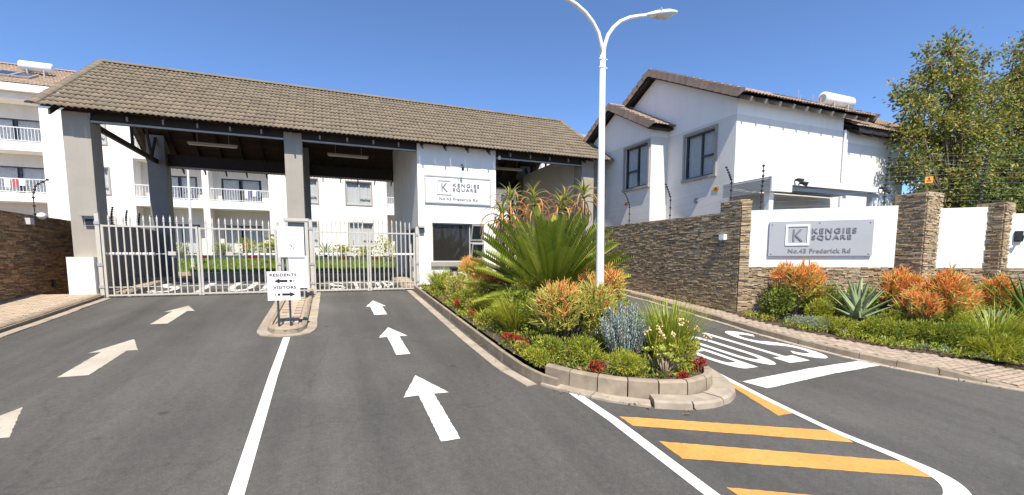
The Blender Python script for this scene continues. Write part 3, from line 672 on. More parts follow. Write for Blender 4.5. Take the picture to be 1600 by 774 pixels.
# boarded underside, rafters, verge boards
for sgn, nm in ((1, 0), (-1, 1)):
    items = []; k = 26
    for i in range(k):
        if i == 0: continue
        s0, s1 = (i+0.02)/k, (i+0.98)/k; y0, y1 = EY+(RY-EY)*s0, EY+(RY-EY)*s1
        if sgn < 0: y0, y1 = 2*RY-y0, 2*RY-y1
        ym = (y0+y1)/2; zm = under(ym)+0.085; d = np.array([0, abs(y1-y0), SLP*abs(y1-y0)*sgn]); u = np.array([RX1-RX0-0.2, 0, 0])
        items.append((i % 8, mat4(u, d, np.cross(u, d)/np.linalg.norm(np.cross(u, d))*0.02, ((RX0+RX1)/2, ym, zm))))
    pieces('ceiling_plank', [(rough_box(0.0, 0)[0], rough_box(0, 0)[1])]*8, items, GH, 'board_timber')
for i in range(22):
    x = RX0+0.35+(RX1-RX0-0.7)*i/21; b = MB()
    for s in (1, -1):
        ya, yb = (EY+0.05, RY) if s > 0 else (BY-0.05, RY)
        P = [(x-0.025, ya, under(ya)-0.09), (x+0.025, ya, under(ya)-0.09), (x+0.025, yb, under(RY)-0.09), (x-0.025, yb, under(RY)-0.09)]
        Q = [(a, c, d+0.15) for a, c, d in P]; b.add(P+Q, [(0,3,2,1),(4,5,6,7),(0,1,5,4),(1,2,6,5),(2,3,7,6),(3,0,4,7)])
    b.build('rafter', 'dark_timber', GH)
# horizontal battens glimpsed under the roof
for y in (18.3, 19.3, 20.3):
    MB().box(RX0+0.3, RX1-0.3, y-0.025, y+0.025, under(y)-0.14, under(y)-0.09).build('purlin', 'dark_timber', GH)
for x0, x1 in ((-6.42, -1.275), (-0.725, 3.2), (6.4, 10.4)):
    for y, nm in ((17.52, 'beam'), (24.6, 'beam')):
        MB().box(x0, x1, y-0.07, y+0.09, 6.56, 7.12).build('beam', 'dark_timber', GH)
    MB().box(x0, x1, 17.43, 17.448, 6.545, 6.60).build('beam_flange', 'grey_metal', GH)
    MB().box(x0, x1, 24.50, 24.528, 6.545, 6.60).build('beam_flange', 'grey_metal', GH)
for x in (-6.75, 10.72):   # open gable trusses
    b = MB(); b.box(x-0.05, x+0.05, 17.45, 25.0, 6.62, 6.80)
    for y0, y1 in ((RY, RY), (23.6, 22.8), (23.6, 24.3)):
        b.tube([(x, y0, 6.8), (x, y1, under(y1)-0.05)], 0.06, 4)
    b.build('gable_truss', 'dark_timber', GH)
def pillar(x0, x1, y0, y1, base, mat='wall_grey'):
    b = MB(); zt0 = under(y0)-0.1; zt1 = under(y1)-0.1; zt0 = max(zt0, 6.3); zt1 = max(zt1, 6.3)
    V = [(x0,y0,base),(x1,y0,base),(x1,y1,base),(x0,y1,base),(x0,y0,zt0),(x1,y0,zt0),(x1,y1,zt1),(x0,y1,zt1)]
    b.add(V, [(0,3,2,1),(4,5,6,7),(0,1,5,4),(1,2,6,5),(2,3,7,6),(3,0,4,7)]); b.build('pillar', mat, GH)
for x0, x1 in ((-7.06, -6.42), (-1.275, -0.725), (10.4, 11.0)):
    pillar(x0, x1, 17.4, 18.1, gz(17)-0.3); 
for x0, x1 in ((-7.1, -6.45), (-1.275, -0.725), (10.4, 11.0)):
    pillar(x0, x1, 24.2, 24.9, gz(24)-0.3, 'wall_dark')  # rear pillars darker than the front ones: roof shade put into their colour
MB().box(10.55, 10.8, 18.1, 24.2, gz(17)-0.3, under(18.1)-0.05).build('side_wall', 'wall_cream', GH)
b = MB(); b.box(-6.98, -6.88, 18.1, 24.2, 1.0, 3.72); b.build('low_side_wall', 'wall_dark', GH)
# guard room
gx0, gx1, gy0, gy1, gb = 3.22, 6.38, 17.4, 24.1, gz(17)-0.3
holes = [(3.75-gx0, 5.87-gx0, 2.39-gb, 3.91-gb)]
fr = MB(); wall_grid(fr, (gx0, gy0, gb), X_, Z_, -Y_, gx1-gx0, under(gy0)-0.05-gb, holes, 0.22)
fr.build('front_wall', 'wall_white', GH)
def gwall(x, nx, holes):
    b = MB(); H = 6.6-gb
    wall_grid(b, (x, gy1 if nx < 0 else gy0, gb), -Y_*(1 if nx < 0 else -1), Z_, X_*nx, gy1-gy0, H, holes, 0.15)
    P = [(x, gy0, 6.6), (x, gy0, under(gy0)-0.05), (x, RY, under(RY)-0.05), (x, gy1, under(gy1)-0.05), (x, gy1, 6.6)]
    b.add(P, [(0, 1, 2, 3, 4)] if nx < 0 else [(4, 3, 2, 1, 0)])
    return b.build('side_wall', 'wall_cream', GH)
gwall(gx0, -1, [(gy1-20.6, gy1-19.55, 0.45, 2.75), (gy1-19.3, gy1-18.2, 1.45, 2.75)])
gwall(gx1, 1, [])
b = MB(); b.box(gx0+0.01, gx1-0.01, gy1-0.2, gy1, gb, under(gy1)-0.05); b.build('back_wall', 'wall_cream', GH)
b = MB(); b.box(gx0+0.25, gx1-0.25, 17.75, 21.2, gz(17)+0.1, gz(17)+0.15).box(gx0+0.25, gx1-0.25, 17.75, 21.2, 4.2, 4.25).box(gx0+0.2, gx1-0.2, 21.2, 21.3, gz(17), 4.3)
b.box(4.5, 5.0, 21.1, 21.2, 2.5, 3.5).box(gx0+0.3, 5.2, 17.9, 18.4, 2.25, 2.3); b.build('guard_room_interior', 'room_dark', GH)
w = window(GH, (3.75, gy0, 2.39), X_, Z_, -Y_, 2.12, 1.52, 'pale_frame', (1.54,), ((1.54, 2.12, 0.76),), 0.14, 0.045, 'glass_smoky')
for z0, z1 in ((2.44, 3.13), (3.2, 3.87)):   # top-hung sashes standing open
    a = R(22); v = np.array([0, -math.sin(a), math.cos(a)])*-1; o = np.array([5.33, gy0-0.10, z1]); hh = z1-z0; n = np.array([0, -math.cos(a), -math.sin(a)])
    s = MB(); s.obox(o, X_, v, n, 0, 0.5, 0, 0.05, 0, 0.035).obox(o, X_, v, n, 0, 0.5, hh-0.05, hh, 0, 0.035).obox(o, X_, v, n, 0, 0.05, 0.05, hh-0.05, 0, 0.035).obox(o, X_, v, n, 0.45, 0.5, 0.05, hh-0.05, 0, 0.035)
    s.build('sash', 'gate_metal', w); g = MB(); g.obox(o, X_, v, n, 0.05, 0.45, 0.05, hh-0.05, 0.012, 0.018); g.build('pane', 'glass_dark', w)
MB().box(3.68, 5.94, 17.31, 17.45, 2.22, 2.39).build('sill', 'wall_grey', GH)
d = MB(); d.obox((gx0, 20.57, gb+0.45), -Y_, Z_, -X_, 0, 1.0, 0, 2.28, -0.12, -0.08); dr = d.build('door', 'dark_frame', GH)
g = MB(); g.obox((gx0, 20.57, gb+0.45), -Y_, Z_, -X_, 0.12, 0.88, 0.9, 2.15, -0.08, -0.07); g.build('pane', 'glass_dark', dr)
h = MB(); h.box(gx0+0.0, gx0+0.06, 19.65, 19.75, gb+1.4, gb+1.46); h.build('handle', 'white_metal', dr)
window(GH, (gx0, 19.3, gb+1.45), -Y_, Z_, -X_, 1.1, 1.3, 'dark_frame', (0.55,), (), 0.08, 0.05)
MB().box(gx0-0.06, gx0, 18.35, 18.9, 2.2, 2.55).build('intercom_panel', 'white_metal', GH)
MB().box(gx0-0.06, gx0, 18.4, 18.8, 1.75, 2.0).build('notice_plate', 'white_metal', GH)

# lights hanging under the roof
def fluorescent(x, label):
    t = thing('fluorescent_light', label, 'light', (x+0.78, 20, 6.7), 'fluorescent lights under the gatehouse roof')
    MB().box(x, x+1.57, 19.95, 20.05, 6.70, 6.77).build('housing', 'gate_metal', t)
    b = MB(); b.tube([(x+0.03, 20, 6.68), (x+1.54, 20, 6.68)], 0.025, 6); b.build('tube', 'tube_white', t)
    b = MB(); b.tube([(x+0.3, 20, 6.77), (x+0.3, 20, under(20)-0.1)], 0.01, 4); b.tube([(x+1.3, 20, 6.77), (x+1.3, 20, under(20)-0.1)], 0.01, 4); b.build('hanger', 'grey_metal', t)
fluorescent(-4.62, 'strip light under the roof above the wide residents gate')
fluorescent(0.1, 'strip light under the roof above the narrow visitors gate')
fluorescent(7.1, 'strip light under the roof beyond the guard room, above the exit lane')
t = thing('wall_lamp', 'small black arm lamp on the white wall above the guard room name sign', 'wall lamp', (4.85, 17.4, 6.05))
b = MB(); b.box(4.95, 5.05, 17.38, 17.4, 5.98, 6.1).tube([(5.0, 17.38, 6.04), (4.98, 17.25, 6.12), (4.88, 17.08, 6.13)], 0.012, 6); b.build('arm', 'black_metal', t)
b = MB(); b.lathe([(0.01, 0.06), (0.03, 0.05), (0.055, 0.0), (0.05, -0.01)], 10, (4.86, 17.03, 6.08)); b.build('lamp_shade', 'black_metal', t)
t = thing('floodlight', 'small white globe light under the eaves at the guard room corner', 'light', (6.5, 17.3, 6.6))
b = MB(); b.lathe([(0.01, -0.07), (0.06, -0.04), (0.075, 0), (0.05, 0.06), (0.02, 0.1)], 10, (6.5, 17.3, 6.55)); b.build('globe', 'tube_white', t)
MB().box(6.46, 6.54, 17.26, 17.34, 6.65, 6.7).build('bracket', 'black_metal', t)

# ------------------------------------------------------------------ name signs
def name_sign(name, label, o, u, v, n, W, H, plate, ink, emblem, frame=None, th=0.035, bevel=True):
    o, u, v, n = map(lambda a: np.array(a, float), (o, u, v, n)); c = o+u*W/2
    t = thing(name, label, 'sign', tuple(c))
    b = MB(); b.obox(o, u, v, n, 0, W, 0, H, 0.012, th); b.build('plate', plate, t)
    if frame:
        b = MB(); e = 0.05
        b.obox(o, u, v, n, -e, W+e, H, H+e, 0, th+0.02).obox(o, u, v, n, -e, W+e, -e, 0, 0, th+0.02).obox(o, u, v, n, -e, 0, 0, H, 0, th+0.02).obox(o, u, v, n, W, W+e, 0, H, 0, th+0.02)
        b.build('frame', frame, t)
    # square emblem with the letter
    ex0, ex1, ey0, ey1 = W*0.165, W*0.165+H*0.60, H*0.30, H*0.90; k = H*0.055
    b = MB(); b.obox(o, u, v, n, ex0, ex1, ey0, ey0+k, th, th+0.02).obox(o, u, v, n, ex0, ex1, ey1-k, ey1, th, th+0.02).obox(o, u, v, n, ex0, ex0+k, ey0+k, ey1-k, th, th+0.02).obox(o, u, v, n, ex1-k, ex1, ey0+k, ey1-k, th, th+0.02)
    b.build('emblem_border', emblem, t)
    b = MB(); put_text(b, 'K', o+u*(ex0+H*0.19)+v*(ey0+H*0.13)+n*th, u, v, n, H*0.25, H*0.34, 0.02); b.build('emblem_letter', ink, t)
    x0 = W*0.165+H*0.66
    for s, y0, wk in (('KENGIES', 0.64, 0.42), ('SQUARE', 0.45, 0.375)):
        b = MB(); put_text(b, s, o+u*x0+v*(H*y0)+n*th, u, v, n, W*wk, H*0.145, 0.02); b.build('lettering', ink, t)
    b = MB(); put_text(b, 'No.43 Frederick Rd', o+u*(W*0.20)+v*(H*0.085)+n*th, u, v, n, W*0.60, H*0.125, 0.012); b.build('lettering', ink, t)
    for a, c2 in ((0.03, 0.07), (0.97, 0.07), (0.03, 0.93), (0.97, 0.93), (0.5, 0.95)):
        b = MB(); q = o+u*W*a+v*H*c2; b.tube([q+n*th, q+n*(th+0.015)], 0.018, 8); b.build('bolt', 'grey_metal', t)
    return t
name_sign('name_sign', 'white name sign with grey lettering on the guard room wall above its window', (3.52, gy0, 4.70), X_, Z_, -Y_, 2.58, 0.96, 'plate_white', 'grey_print', 'light_print', 'pale_frame')
# ------------------------------------------------------------------ steel gates
def picket_mesh(h, spear=True):
    b = MB(); w = 0.0175
    b.box(-w, w, -w, w, 0, h)
    if spear:
        b.box(-w*1.5, w*1.5, -w*1.5, w*1.5, h-0.02, h+0.012)
        V = [(-w,-w,h+0.012),(w,-w,h+0.012),(w,w,h+0.012),(-w,w,h+0.012),(-w*1.35,-w*1.2,h+0.07),(w*1.35,-w*1.2,h+0.07),(w*1.35,w*1.2,h+0.07),(-w*1.35,w*1.2,h+0.07),(0,0,h+0.19)]
        b.add(V, [(0,1,5,4),(1,2,6,5),(2,3,7,6),(3,0,4,7),(4,5,8),(5,6,8),(6,7,8),(7,4,8)])
    return b.mesh('picket', mt('gate_metal'))
GY = 17.12
def gate_leaf(label, x0, x1, zb, zt, rise, box_at=None, name='gate_leaf', group=None, y=GY, step=0.17):
    """bottom rail at zb, top rail at zt; spear heads above; rise lifts the spears over the leaf's length"""
    t = thing(name, label, 'gate', ((x0+x1)/2, y, zb-0.04), group)
    MB().box(x0, x1, y-0.025, y+0.025, zb, zb+0.05).build('rail', 'gate_metal', t); MB().box(x0, x1, y-0.025, y+0.025, zt-0.05, zt).build('rail', 'gate_metal', t)
    zm = zb+0.42*(zt-zb)
    MB().box(x0, x1, y+0.022, y+0.04, zb+0.26, zb+0.285).build('rail', 'gate_metal', t)
    for x in (x0, x1-0.06): MB().box(x, x+0.06, y-0.03, y+0.03, zb-0.03, zt+0.01).build('stile', 'gate_metal', t)
    me = {}
    n = max(2, round((x1-x0-0.1)/step))
    for i in range(1, n):
        x = x0+0.03+(x1-x0-0.06)*i/n; up = 0.13+rise(i/n); k = round(up, 2)
        if k not in me: me[k] = picket_mesh(zt-zb+k-0.02)
        p = bpy.data.objects.new('picket', me[k]); COL.objects.link(p); p.parent = t; p.location = (x-t.location.x, y-t.location.y, zb+0.02-t.location.z)
    if box_at is not None:
        MB().box(box_at-0.1, box_at+0.1, y-0.05, y+0.05, 2.62, 2.74).build('arm_bracket', 'gate_metal', t)
    return t
zg = gz(GY)
gate_leaf('left leaf of the wide residents gate, beside the white plinth', -6.27, -3.84, zg+0.05, 3.52, lambda f: 0.02, -4.55)
gate_leaf('right leaf of the wide residents gate, next to the blank white boards', -3.82, -1.62, zg+0.05, 3.50, lambda f: 0.02-0.12*max(0, f-0.6), -3.0)
gate_leaf('left leaf of the narrow visitors gate, beside the blank white boards', -0.5, 1.34, zg+0.05, 3.47, lambda f: 0.05+0.22*f, 0.7, step=0.15)
gate_leaf('right leaf of the narrow visitors gate, beside the guard room', 1.36, 3.02, zg+0.05, 3.47, lambda f: 0.27-0.2*f, 1.95, step=0.15)
gate_leaf('pale steel gate across the exit lane, seen between the big cycad and stone wall', 6.62, 10.3, zg+0.05, 3.3, lambda f: 0.02, None, 'sliding_gate')
def gate_post(x, z1, label, w=0.1, y=GY):
    t = thing('gate_post', label, 'gate post', (x, y, zg-0.05)); b = MB(); b.box(x-w/2, x+w/2, y-w/2, y+w/2, zg-0.1, z1).build('post', 'gate_metal', t)
    for z in (zg+0.3, 2.3, z1-0.35): MB().box(x-w/2-0.015, x+w/2+0.015, y-w/2-0.018, y-w/2, z, z+0.09).build('hinge', 'grey_metal', t)
    MB().box(x-w/2-0.01, x+w/2+0.01, y-w/2-0.01, y+w/2+0.01, z1, z1+0.012).build('cap', 'gate_metal', t); return t
gate_post(-6.34, 3.88, 'pale gate post standing against the left pillar beside the plinth')
gate_post(-1.56, 3.72, 'pale gate post left of the blank white boards', 0.09)
gate_post(-0.55, 3.86, 'tall pale gate post right of the blank white boards', 0.11)
gate_post(3.1, 3.72, 'pale gate post fixed to the guard room corner')
# dark opening frame between the two gates
t = thing('steel_portal', 'pale steel frame between the two gates behind the blank white boards', 'frame', (-1.05, 17.2, zg))
MB().box(-1.36, -1.26, 17.2, 17.3, zg, 3.80).build('upright', 'gate_metal', t); MB().box(-0.74, -0.64, 17.2, 17.3, zg, 3.80).build('upright', 'gate_metal', t)
MB().box(-1.40, -0.60, 17.18, 17.32, 3.80, 3.90).build('header', 'gate_metal', t); MB().box(-1.26, -0.74, 17.23, 17.27, zg+0.1, 3.72).build('panel', 'dark_frame', t)
def motor(x0, x1, z, label):
    t = thing('gate_motor', label, 'gate motor', ((x0+x1)/2, 17.3, z), 'gate motor arms behind the gates')
    s = 1 if x1 > x0 else -1
    b = MB(); b.tube([(x0, 17.33, z), (x0+(x1-x0)*0.7, 17.27, z)], 0.045, 8); b.build('housing', 'white_metal', t)
    b = MB(); b.tube([(x0+(x1-x0)*0.7, 17.27, z), (x1, 17.2, z)], 0.02, 6); b.build('piston', 'grey_metal', t)
motor(-6.25, -4.5, 2.66, 'white gate motor arm on the left leaf of the residents gate'); motor(-1.62, -3.05, 2.66, 'white gate motor arm on the right leaf of the residents gate')
motor(-0.5, 0.75, 2.68, 'white gate motor arm on the left leaf of the visitors gate'); motor(3.0, 1.9, 2.68, 'white gate motor arm beside the guard room corner')
# ------------------------------------------------------------------ boom barriers inside
def boom(x, y, d, L, z, label, mat='yellow_plastic'):
    t = thing('boom_barrier', label, 'boom barrier', (x, y, gz(y)+0.15))
    b = MB(); b.box(x-0.16, x+0.16, y-0.2, y+0.2, gz(y)+0.1, z+0.1).box(x-0.18, x+0.18, y-0.22, y+0.22, z+0.1, z+0.16); b.build('cabinet', mat, t)
    for i in range(10):
        a, c = 0.15+L*i/10, 0.15+L*(i+1)/10
        MB().box(min(x+d*a, x+d*c), max(x+d*a, x+d*c), y-0.3, y-0.25, z-0.08, z+0.03).build('arm_section', 'red_plastic' if i in (3, 7) else 'grey_metal', t)
boom(-0.72, 20.6, 1, 3.3, 2.55, 'yellow boom barrier with striped arm across the visitors lane')
boom(-1.2, 21.0, -1, 4.2, 2.62, 'boom barrier with dark cabinet and striped arm across the residents lane', 'black_metal')
# ------------------------------------------------------------------ boards and signs on the narrow island
t = thing('direction_sign', 'white sign reading RESIDENTS and VISITORS with black arrows on two posts', 'sign', (-0.96, 11.35, gz(11.35)+0.15))
sb = gz(11.35)+0.15
b = MB(); b.box(-1.295, -0.635, 11.28, 11.295, 1.575, 2.225); pn = b.build('panel', 'board_white', t)
for x in (-1.10, -0.86):
    b = MB(); b.tube([(x, 11.32, sb-0.05), (x, 11.32, 2.18)], 0.024, 8); b.build('post', 'dark_frame', t)
o = np.array([-1.295, 11.28, 1.575]); n = -Y_
for s, x, z, w, h in (('RESIDENTS', 0.055, 0.535, 0.545, 0.07), ('VISITORS', 0.115, 0.255, 0.465, 0.07)):
    b = MB(); put_text(b, s, o+X_*x+Z_*z, X_, Z_, n, w, h, 0.003); b.build('lettering', 'black_print', t)
def arrow_print(b, x, z, d):
    def q(x0, x1, z0, z1): b.obox(o, X_, Z_, n, min(x0, x1), max(x0, x1), z0, z1, 0, 0.0025)
    P = [(x, z), (x+d*0.11, z+0.055), (x+d*0.11, z-0.055)]
    b.add([tuple(o+X_*a+Z_*c+n*0.0027) for a, c in P], [(0, 1, 2) if d < 0 else (0, 2, 1)])
    q(x+d*0.11, x+d*0.27, z-0.026, z+0.026); q(x+d*0.31, x+d*0.36, z-0.026, z+0.026); q(x+d*0.39, x+d*0.41, z-0.026, z+0.026)
b = MB(); arrow_print(b, 0.14, 0.435, 1); b.build('printed_arrow', 'black_print', t)
b = MB(); arrow_print(b, 0.56, 0.13, -1); b.build('printed_arrow', 'black_print', t)
b = MB(); b.obox(o, X_, Z_, n, 0.04, 0.62, 0.342, 0.345, 0, 0.002); b.build('printed_rule', 'light_print', t)
for a, c in ((0.03, 0.62), (0.63, 0.62), (0.03, 0.03), (0.63, 0.03)):
    b = MB(); q = o+X_*a+Z_*c; b.tube([q, q+n*0.006], 0.01, 6); b.build('bolt', 'grey_metal', t)
t = thing('notice_board', 'upper white notice board with three faint round prohibition symbols', 'notice board', (-1.05, 15.2, gz(15.2)+0.15))
b = MB(); b.box(-1.41, -0.69, 15.2, 15.22, 2.56, 3.48); b.build('panel', 'board_white', t)
for x in (-1.3, -1.18): b = MB(); b.tube([(x, 15.262, gz(15.2)+0.1), (x, 15.262, 3.4)], 0.03, 8); b.build('post', 'grey_metal', t)
for i, x in enumerate((-1.24, -1.03, -0.82)):
    b = MB(); ring = [(x+0.08*math.cos(k*math.pi/12), 15.196, 2.89+0.08*math.sin(k*math.pi/12)) for k in range(25)]; b.tube(ring, 0.006, 4)
    if i == 1: b.tube([(x-0.055, 15.197, 2.945), (x+0.055, 15.197, 2.835)], 0.008, 4); b.tube([(x-0.01, 15.197, 2.93), (x-0.01, 15.197, 2.87)], 0.016, 4)
    if i == 2: b.tube([(x-0.04, 15.197, 2.89), (x+0.04, 15.197, 2.89)], 0.01, 4)
    b.build('symbol', 'grey_print' if i == 1 else 'light_print', t)
t = thing('notice_board', 'lower blank white board half hidden behind the upper notice board', 'notice board', (-0.87, 15.25, gz(15.25)+0.15))
b = MB(); b.box(-1.13, -0.615, 15.235, 15.25, 1.62, 2.60); b.build('panel', 'board_white', t)
for x in (-1.02, -0.74): b = MB(); b.tube([(x, 15.28, gz(15.2)+0.1), (x, 15.28, 2.5)], 0.025, 8); b.build('post', 'grey_metal', t)
# ------------------------------------------------------------------ left: stone wall, plinth, meter box
lw = thing('stone_wall', 'dark ledgestone wall along the pavement left of the gatehouse', 'wall', (-8.3, 13, gz(13)))
b = MB(); b.box(-8.55, -8.08, 2, 24, -0.3, 3.77); b.build('wall_core', 'mortar_dark', lw)
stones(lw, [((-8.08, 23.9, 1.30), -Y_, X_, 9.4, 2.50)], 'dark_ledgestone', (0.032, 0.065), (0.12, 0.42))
stones(lw, [((-8.08, 14.5, 0.9), -Y_, X_, 6.5, 2.90)], 'dark_ledgestone', (0.06, 0.1), (0.25, 0.6), limit=0)
MB().box(-8.05, -8.0, 18.35, 18.5, gz(18.4)+0.2, gz(18.4)+0.42).build('drain_hole', 'black_metal', lw)
t = thing('wall_light', 'small white light with round globe on top of the dark left stone wall', 'wall light', (-8.0, 17.6, 3.55))
MB().box(-8.06, -7.92, 17.3, 17.5, 3.5, 3.68).build('bracket', 'light_print', t)
b = MB(); b.lathe([(0.02, -0.1), (0.09, -0.06), (0.12, 0), (0.09, 0.07), (0.03, 0.1)], 12, (-7.9, 17.85, 3.78)); b.build('globe', 'tube_white', t, True)
t = thing('plinth', 'low white painted block at the foot of the left grey pillar', 'plinth', (-6.75, 17.2, zg))
b = MB(); b.box(-7.06, -6.44, 16.95, 17.39, zg+0.1, 2.56); b.build('block', 'wall_white', t)
t = thing('meter_box', 'small grey hooded box on the left pillar above the plinth', 'box', (-6.6, 17.4, 3.6))
b = MB(); b.box(-6.72, -6.48, 17.33, 17.4, 3.50, 3.78); b.build('box', 'grey_metal', t); b = MB(); b.box(-6.80, -6.40, 17.22, 17.4, 3.78, 3.85); b.build('hood', 'wall_grey', t)
b = MB(); b.box(-6.70, -6.5, 17.322, 17.33, 3.52, 3.70); b.build('screen', 'black_metal', t)
t = thing('switch_box', 'small dark box on the guard room corner above the gate post', 'box', (3.3, 17.4, 3.6))
MB().box(3.24, 3.42, 17.32, 17.4, 3.50, 3.70).build('box', 'dark_frame', t); MB().box(3.22, 3.44, 17.28, 17.4, 3.70, 3.78).build('hood', 'gate_metal', t)
# ------------------------------------------------------------------ right: stone wall along the exit lane
rw = thing('stone_wall', 'brown ledgestone wall along the exit lane, ending in a taller pier', 'wall', (11.25, 13.5, gz(13.5)))
PC = np.array([11.06, 9.64, 0]); WDD = np.array([0.730, -0.6833, 0]); WNN = np.array([-0.6833, -0.730, 0])
b = MB(); b.box(11.09, 11.4, 10.4, 18.3, 0.3, 3.87)
b.prism([(11.09, 9.68), (11.24, 9.53), (11.42, 9.72), (11.42, 10.4), (11.09, 10.4)], 0.3, 4.17); b.build('wall_core', 'mortar_dark', rw)
stones(rw, [((11.09, 18.2, 1.0), -Y_, -X_, 7.84, 2.90), ((11.09, 10.36, 0.75), -Y_, -X_, 0.72, 3.44), (PC*[1, 1, 0]+[0, 0, 0.75]+WDD*0.02, WDD, WNN, 0.26, 3.44)], 'ledgestone', (0.026, 0.048), (0.09, 0.32))
b = MB(); b.prism([(11.06, 9.67), (11.25, 9.49), (11.45, 9.70), (11.45, 10.42), (11.06, 10.42)], 4.19, 4.21); b.build('coping', 'ledgestone', rw)
t = thing('wall_light', 'small white box light on the right stone wall near its pier', 'wall light', (11.0, 10.16, 3.1))
MB().box(10.92, 11.06, 10.08, 10.26, 3.08, 3.24).build('housing', 'plate_white', t); MB().box(10.94, 11.05, 10.10, 10.24, 3.06, 3.08).build('lens', 'lamp_lens', t)
# white name wall on a stone base with stone piers
nw = thing('garden_wall', 'white boundary wall with stone base and piers behind the orange shrubs', 'wall', tuple(PC+WDD*4+[0, 0, 0.6]))
UP = Z_
def P_(a, d, z): return PC+WDD*a+WNN*d+np.array([0, 0, z])
b = MB(); b.obox(P_(0, 0, 0), WDD, UP, WNN, 0.24, 3.68, 2.28, 3.89, -0.30, -0.03).build('wall_panel', 'wall_white', nw)
b = MB(); b.obox(P_(0, 0, 0), WDD, UP, WNN, 3.9, 5.6, 2.28, 3.78, -0.30, -0.03).build('wall_panel', 'wall_white', nw)
b = MB(); b.obox(P_(0, 0, 0), WDD, UP, WNN, 5.65, 11.0, 2.28, 3.60, -0.30, -0.03).build('wall_panel', 'wall_white', nw)
b = MB(); b.obox(P_(0, 0, 0), WDD, UP, WNN, 0.24, 11.0, 0.2, 2.27, -0.32, -0.06).build('wall_base', 'mortar_dark', nw)
fc = [(P_(0.27, -0.05, 0.72), WDD, WNN, 3.30, 1.57)]
fc += [(P_(4.2, -0.05, 0.5), WDD, WNN, 1.4, 1.78), (P_(5.7, -0.05, 0.4), WDD, WNN, 4.0, 1.88)]
for x0, x1, y0, y1, zt in ((13.80, 14.52, 6.56, 7.25, 4.16), (15.08, 15.56, 5.62, 6.15, 3.86)):
    MB().box(x0+0.03, x1-0.03, y0+0.03, y1-0.03, 0.3, zt-0.02).build('pier_core', 'mortar_dark', nw)
    fc += [((x0+0.03, y1, 0.5), -Y_, -X_, y1-y0-0.02, zt-0.5), ((x0+0.02, y0+0.03, 0.5), X_, -Y_, x1-x0-0.04, zt-0.5), ((x1-0.03, y0+0.02, 0.5), Y_, X_, y1-y0, zt-0.5)]
    MB().box(x0+0.02, x1-0.02, y0+0.02, y1, zt-0.01, zt+0.012).build('coping', 'ledgestone', nw)
stones(nw, fc, 'ledgestone', (0.022, 0.042), (0.07, 0.25))
name_sign('name_sign', 'grey name sign with white framed letter on the white garden wall', P_(0.75, -0.03, 2.59), WDD, UP, WNN, 2.42, 0.96, 'plate_grey', 'grey_print', 'plate_white', None, 0.06)
t = thing('wall_lamp', 'small dark lamp on the far right white wall panel', 'wall lamp', tuple(P_(6.05, 0.0, 3.0)))
b = MB(); b.obox(P_(6.0, 0, 0), WDD, UP, WNN, 0.0, 0.14, 2.92, 3.18, -0.03, 0.02).build('plate', 'black_metal', t)
b = MB(); q = P_(6.07, 0.02, 2.95); b.tube([q, q+WNN*0.1, q+WNN*0.13+[0, 0, 0.12]], 0.025, 6).build('arm', 'dark_frame', t)
# ------------------------------------------------------------------ electric fence
def fence(label, base_pts, tops, wires, loc, lean=None):
    t = thing('electric_fence', label, 'electric fence', loc)
    for p in tops:
        p = [np.array(q, float) for q in p]
        b = MB(); b.tube(p, 0.014, 5); po = b.build('post', 'black_metal', t)
        ins = MB(); k = 9
        for i in range(k):
            f = (i+0.7)/k*(len(p)-1); j = min(int(f), len(p)-2); q = p[j]+(p[j+1]-p[j])*(f-j); d = p[j+1]-p[j]; d = d/np.linalg.norm(d)
            ins.tube([q-d*0.03, q-d*0.008, q+d*0.008, q+d*0.03], [0.02, 0.04, 0.04, 0.02], 6)
        ins.build('insulators', 'black_metal', po)['kind'] = 'stuff'
    for w in wires: b = MB(); b.tube(w, 0.0024, 4, cap=False); b.build('wire', 'fence_wire', t)
    return t
def fpost(x, y, z0, z1, out): # post that leans outwards over the top third
    return [(x, y, z0), (x, y, z0+(z1-z0)*0.62), (x+out[0]*0.12, y+out[1]*0.12, z0+(z1-z0)*0.8), (x+out[0]*0.3, y+out[1]*0.3, z1)]
def along_posts(posts, k=10):
    W = []
    for i in range(k):
        f = (i+0.7)/k*(len(posts[0])-1); j = min(int(f), len(posts[0])-2)
        W.append([tuple(np.array(p[j])+(np.array(p[j+1])-np.array(p[j]))*(f-j)) for p in posts])
    return W
ps = [fpost(11.32, y, 3.87, 5.15, (-0.8, 0)) for y in (17.6, 15.2, 12.85)]+[fpost(11.32, 10.25, 4.2, 5.25, (-0.8, 0))]
fence('electric fence of leaning posts and wires on the brown stone wall', None, ps, along_posts(ps), (11.3, 14, 3.9))
ps2 = [[tuple(P_(a, -0.2, z0)), tuple(P_(a, -0.2, z0+0.5)), tuple(P_(a+0.02, -0.2+l*0.3, z0+0.9)), tuple(P_(a+0.02, -0.2+l, z1))] for a, z0, z1, l in ((0.53, 3.87, 5.2, 0.0), (3.42, 3.87, 5.2, 0.06), (5.38, 3.86, 5.08, 0.05), (9.0, 3.58, 4.9, 0.0))]
fence('electric fence of upright posts and wires above the white garden wall', None, ps2, along_posts(ps2), tuple(P_(4, -0.2, 3.9)))
b_ = [(-8.3, y, 3.77) for y in (17.95,)]
ps3 = [[(-8.3, y, 3.7), (-8.3, y, 4.45), (-8.22, y, 4.75), (-7.9, y, 4.95)] for y in (18.4, 12.0)]
fence('electric fence on the dark left stone wall', None, ps3, along_posts(ps3, 8), (-8.3, 15, 3.77))
ps4 = [[(-6.93, y, 3.7), (-6.93, y, 3.95), (-6.92, y, 4.1), (-6.88, y, 4.3)] for y in (18.6, 19.8, 21.0, 22.2, 23.4)]
fence('short electric fence on the dark low wall behind the left pillar', None, ps4, along_posts(ps4, 6), (-6.93, 21, 3.7))
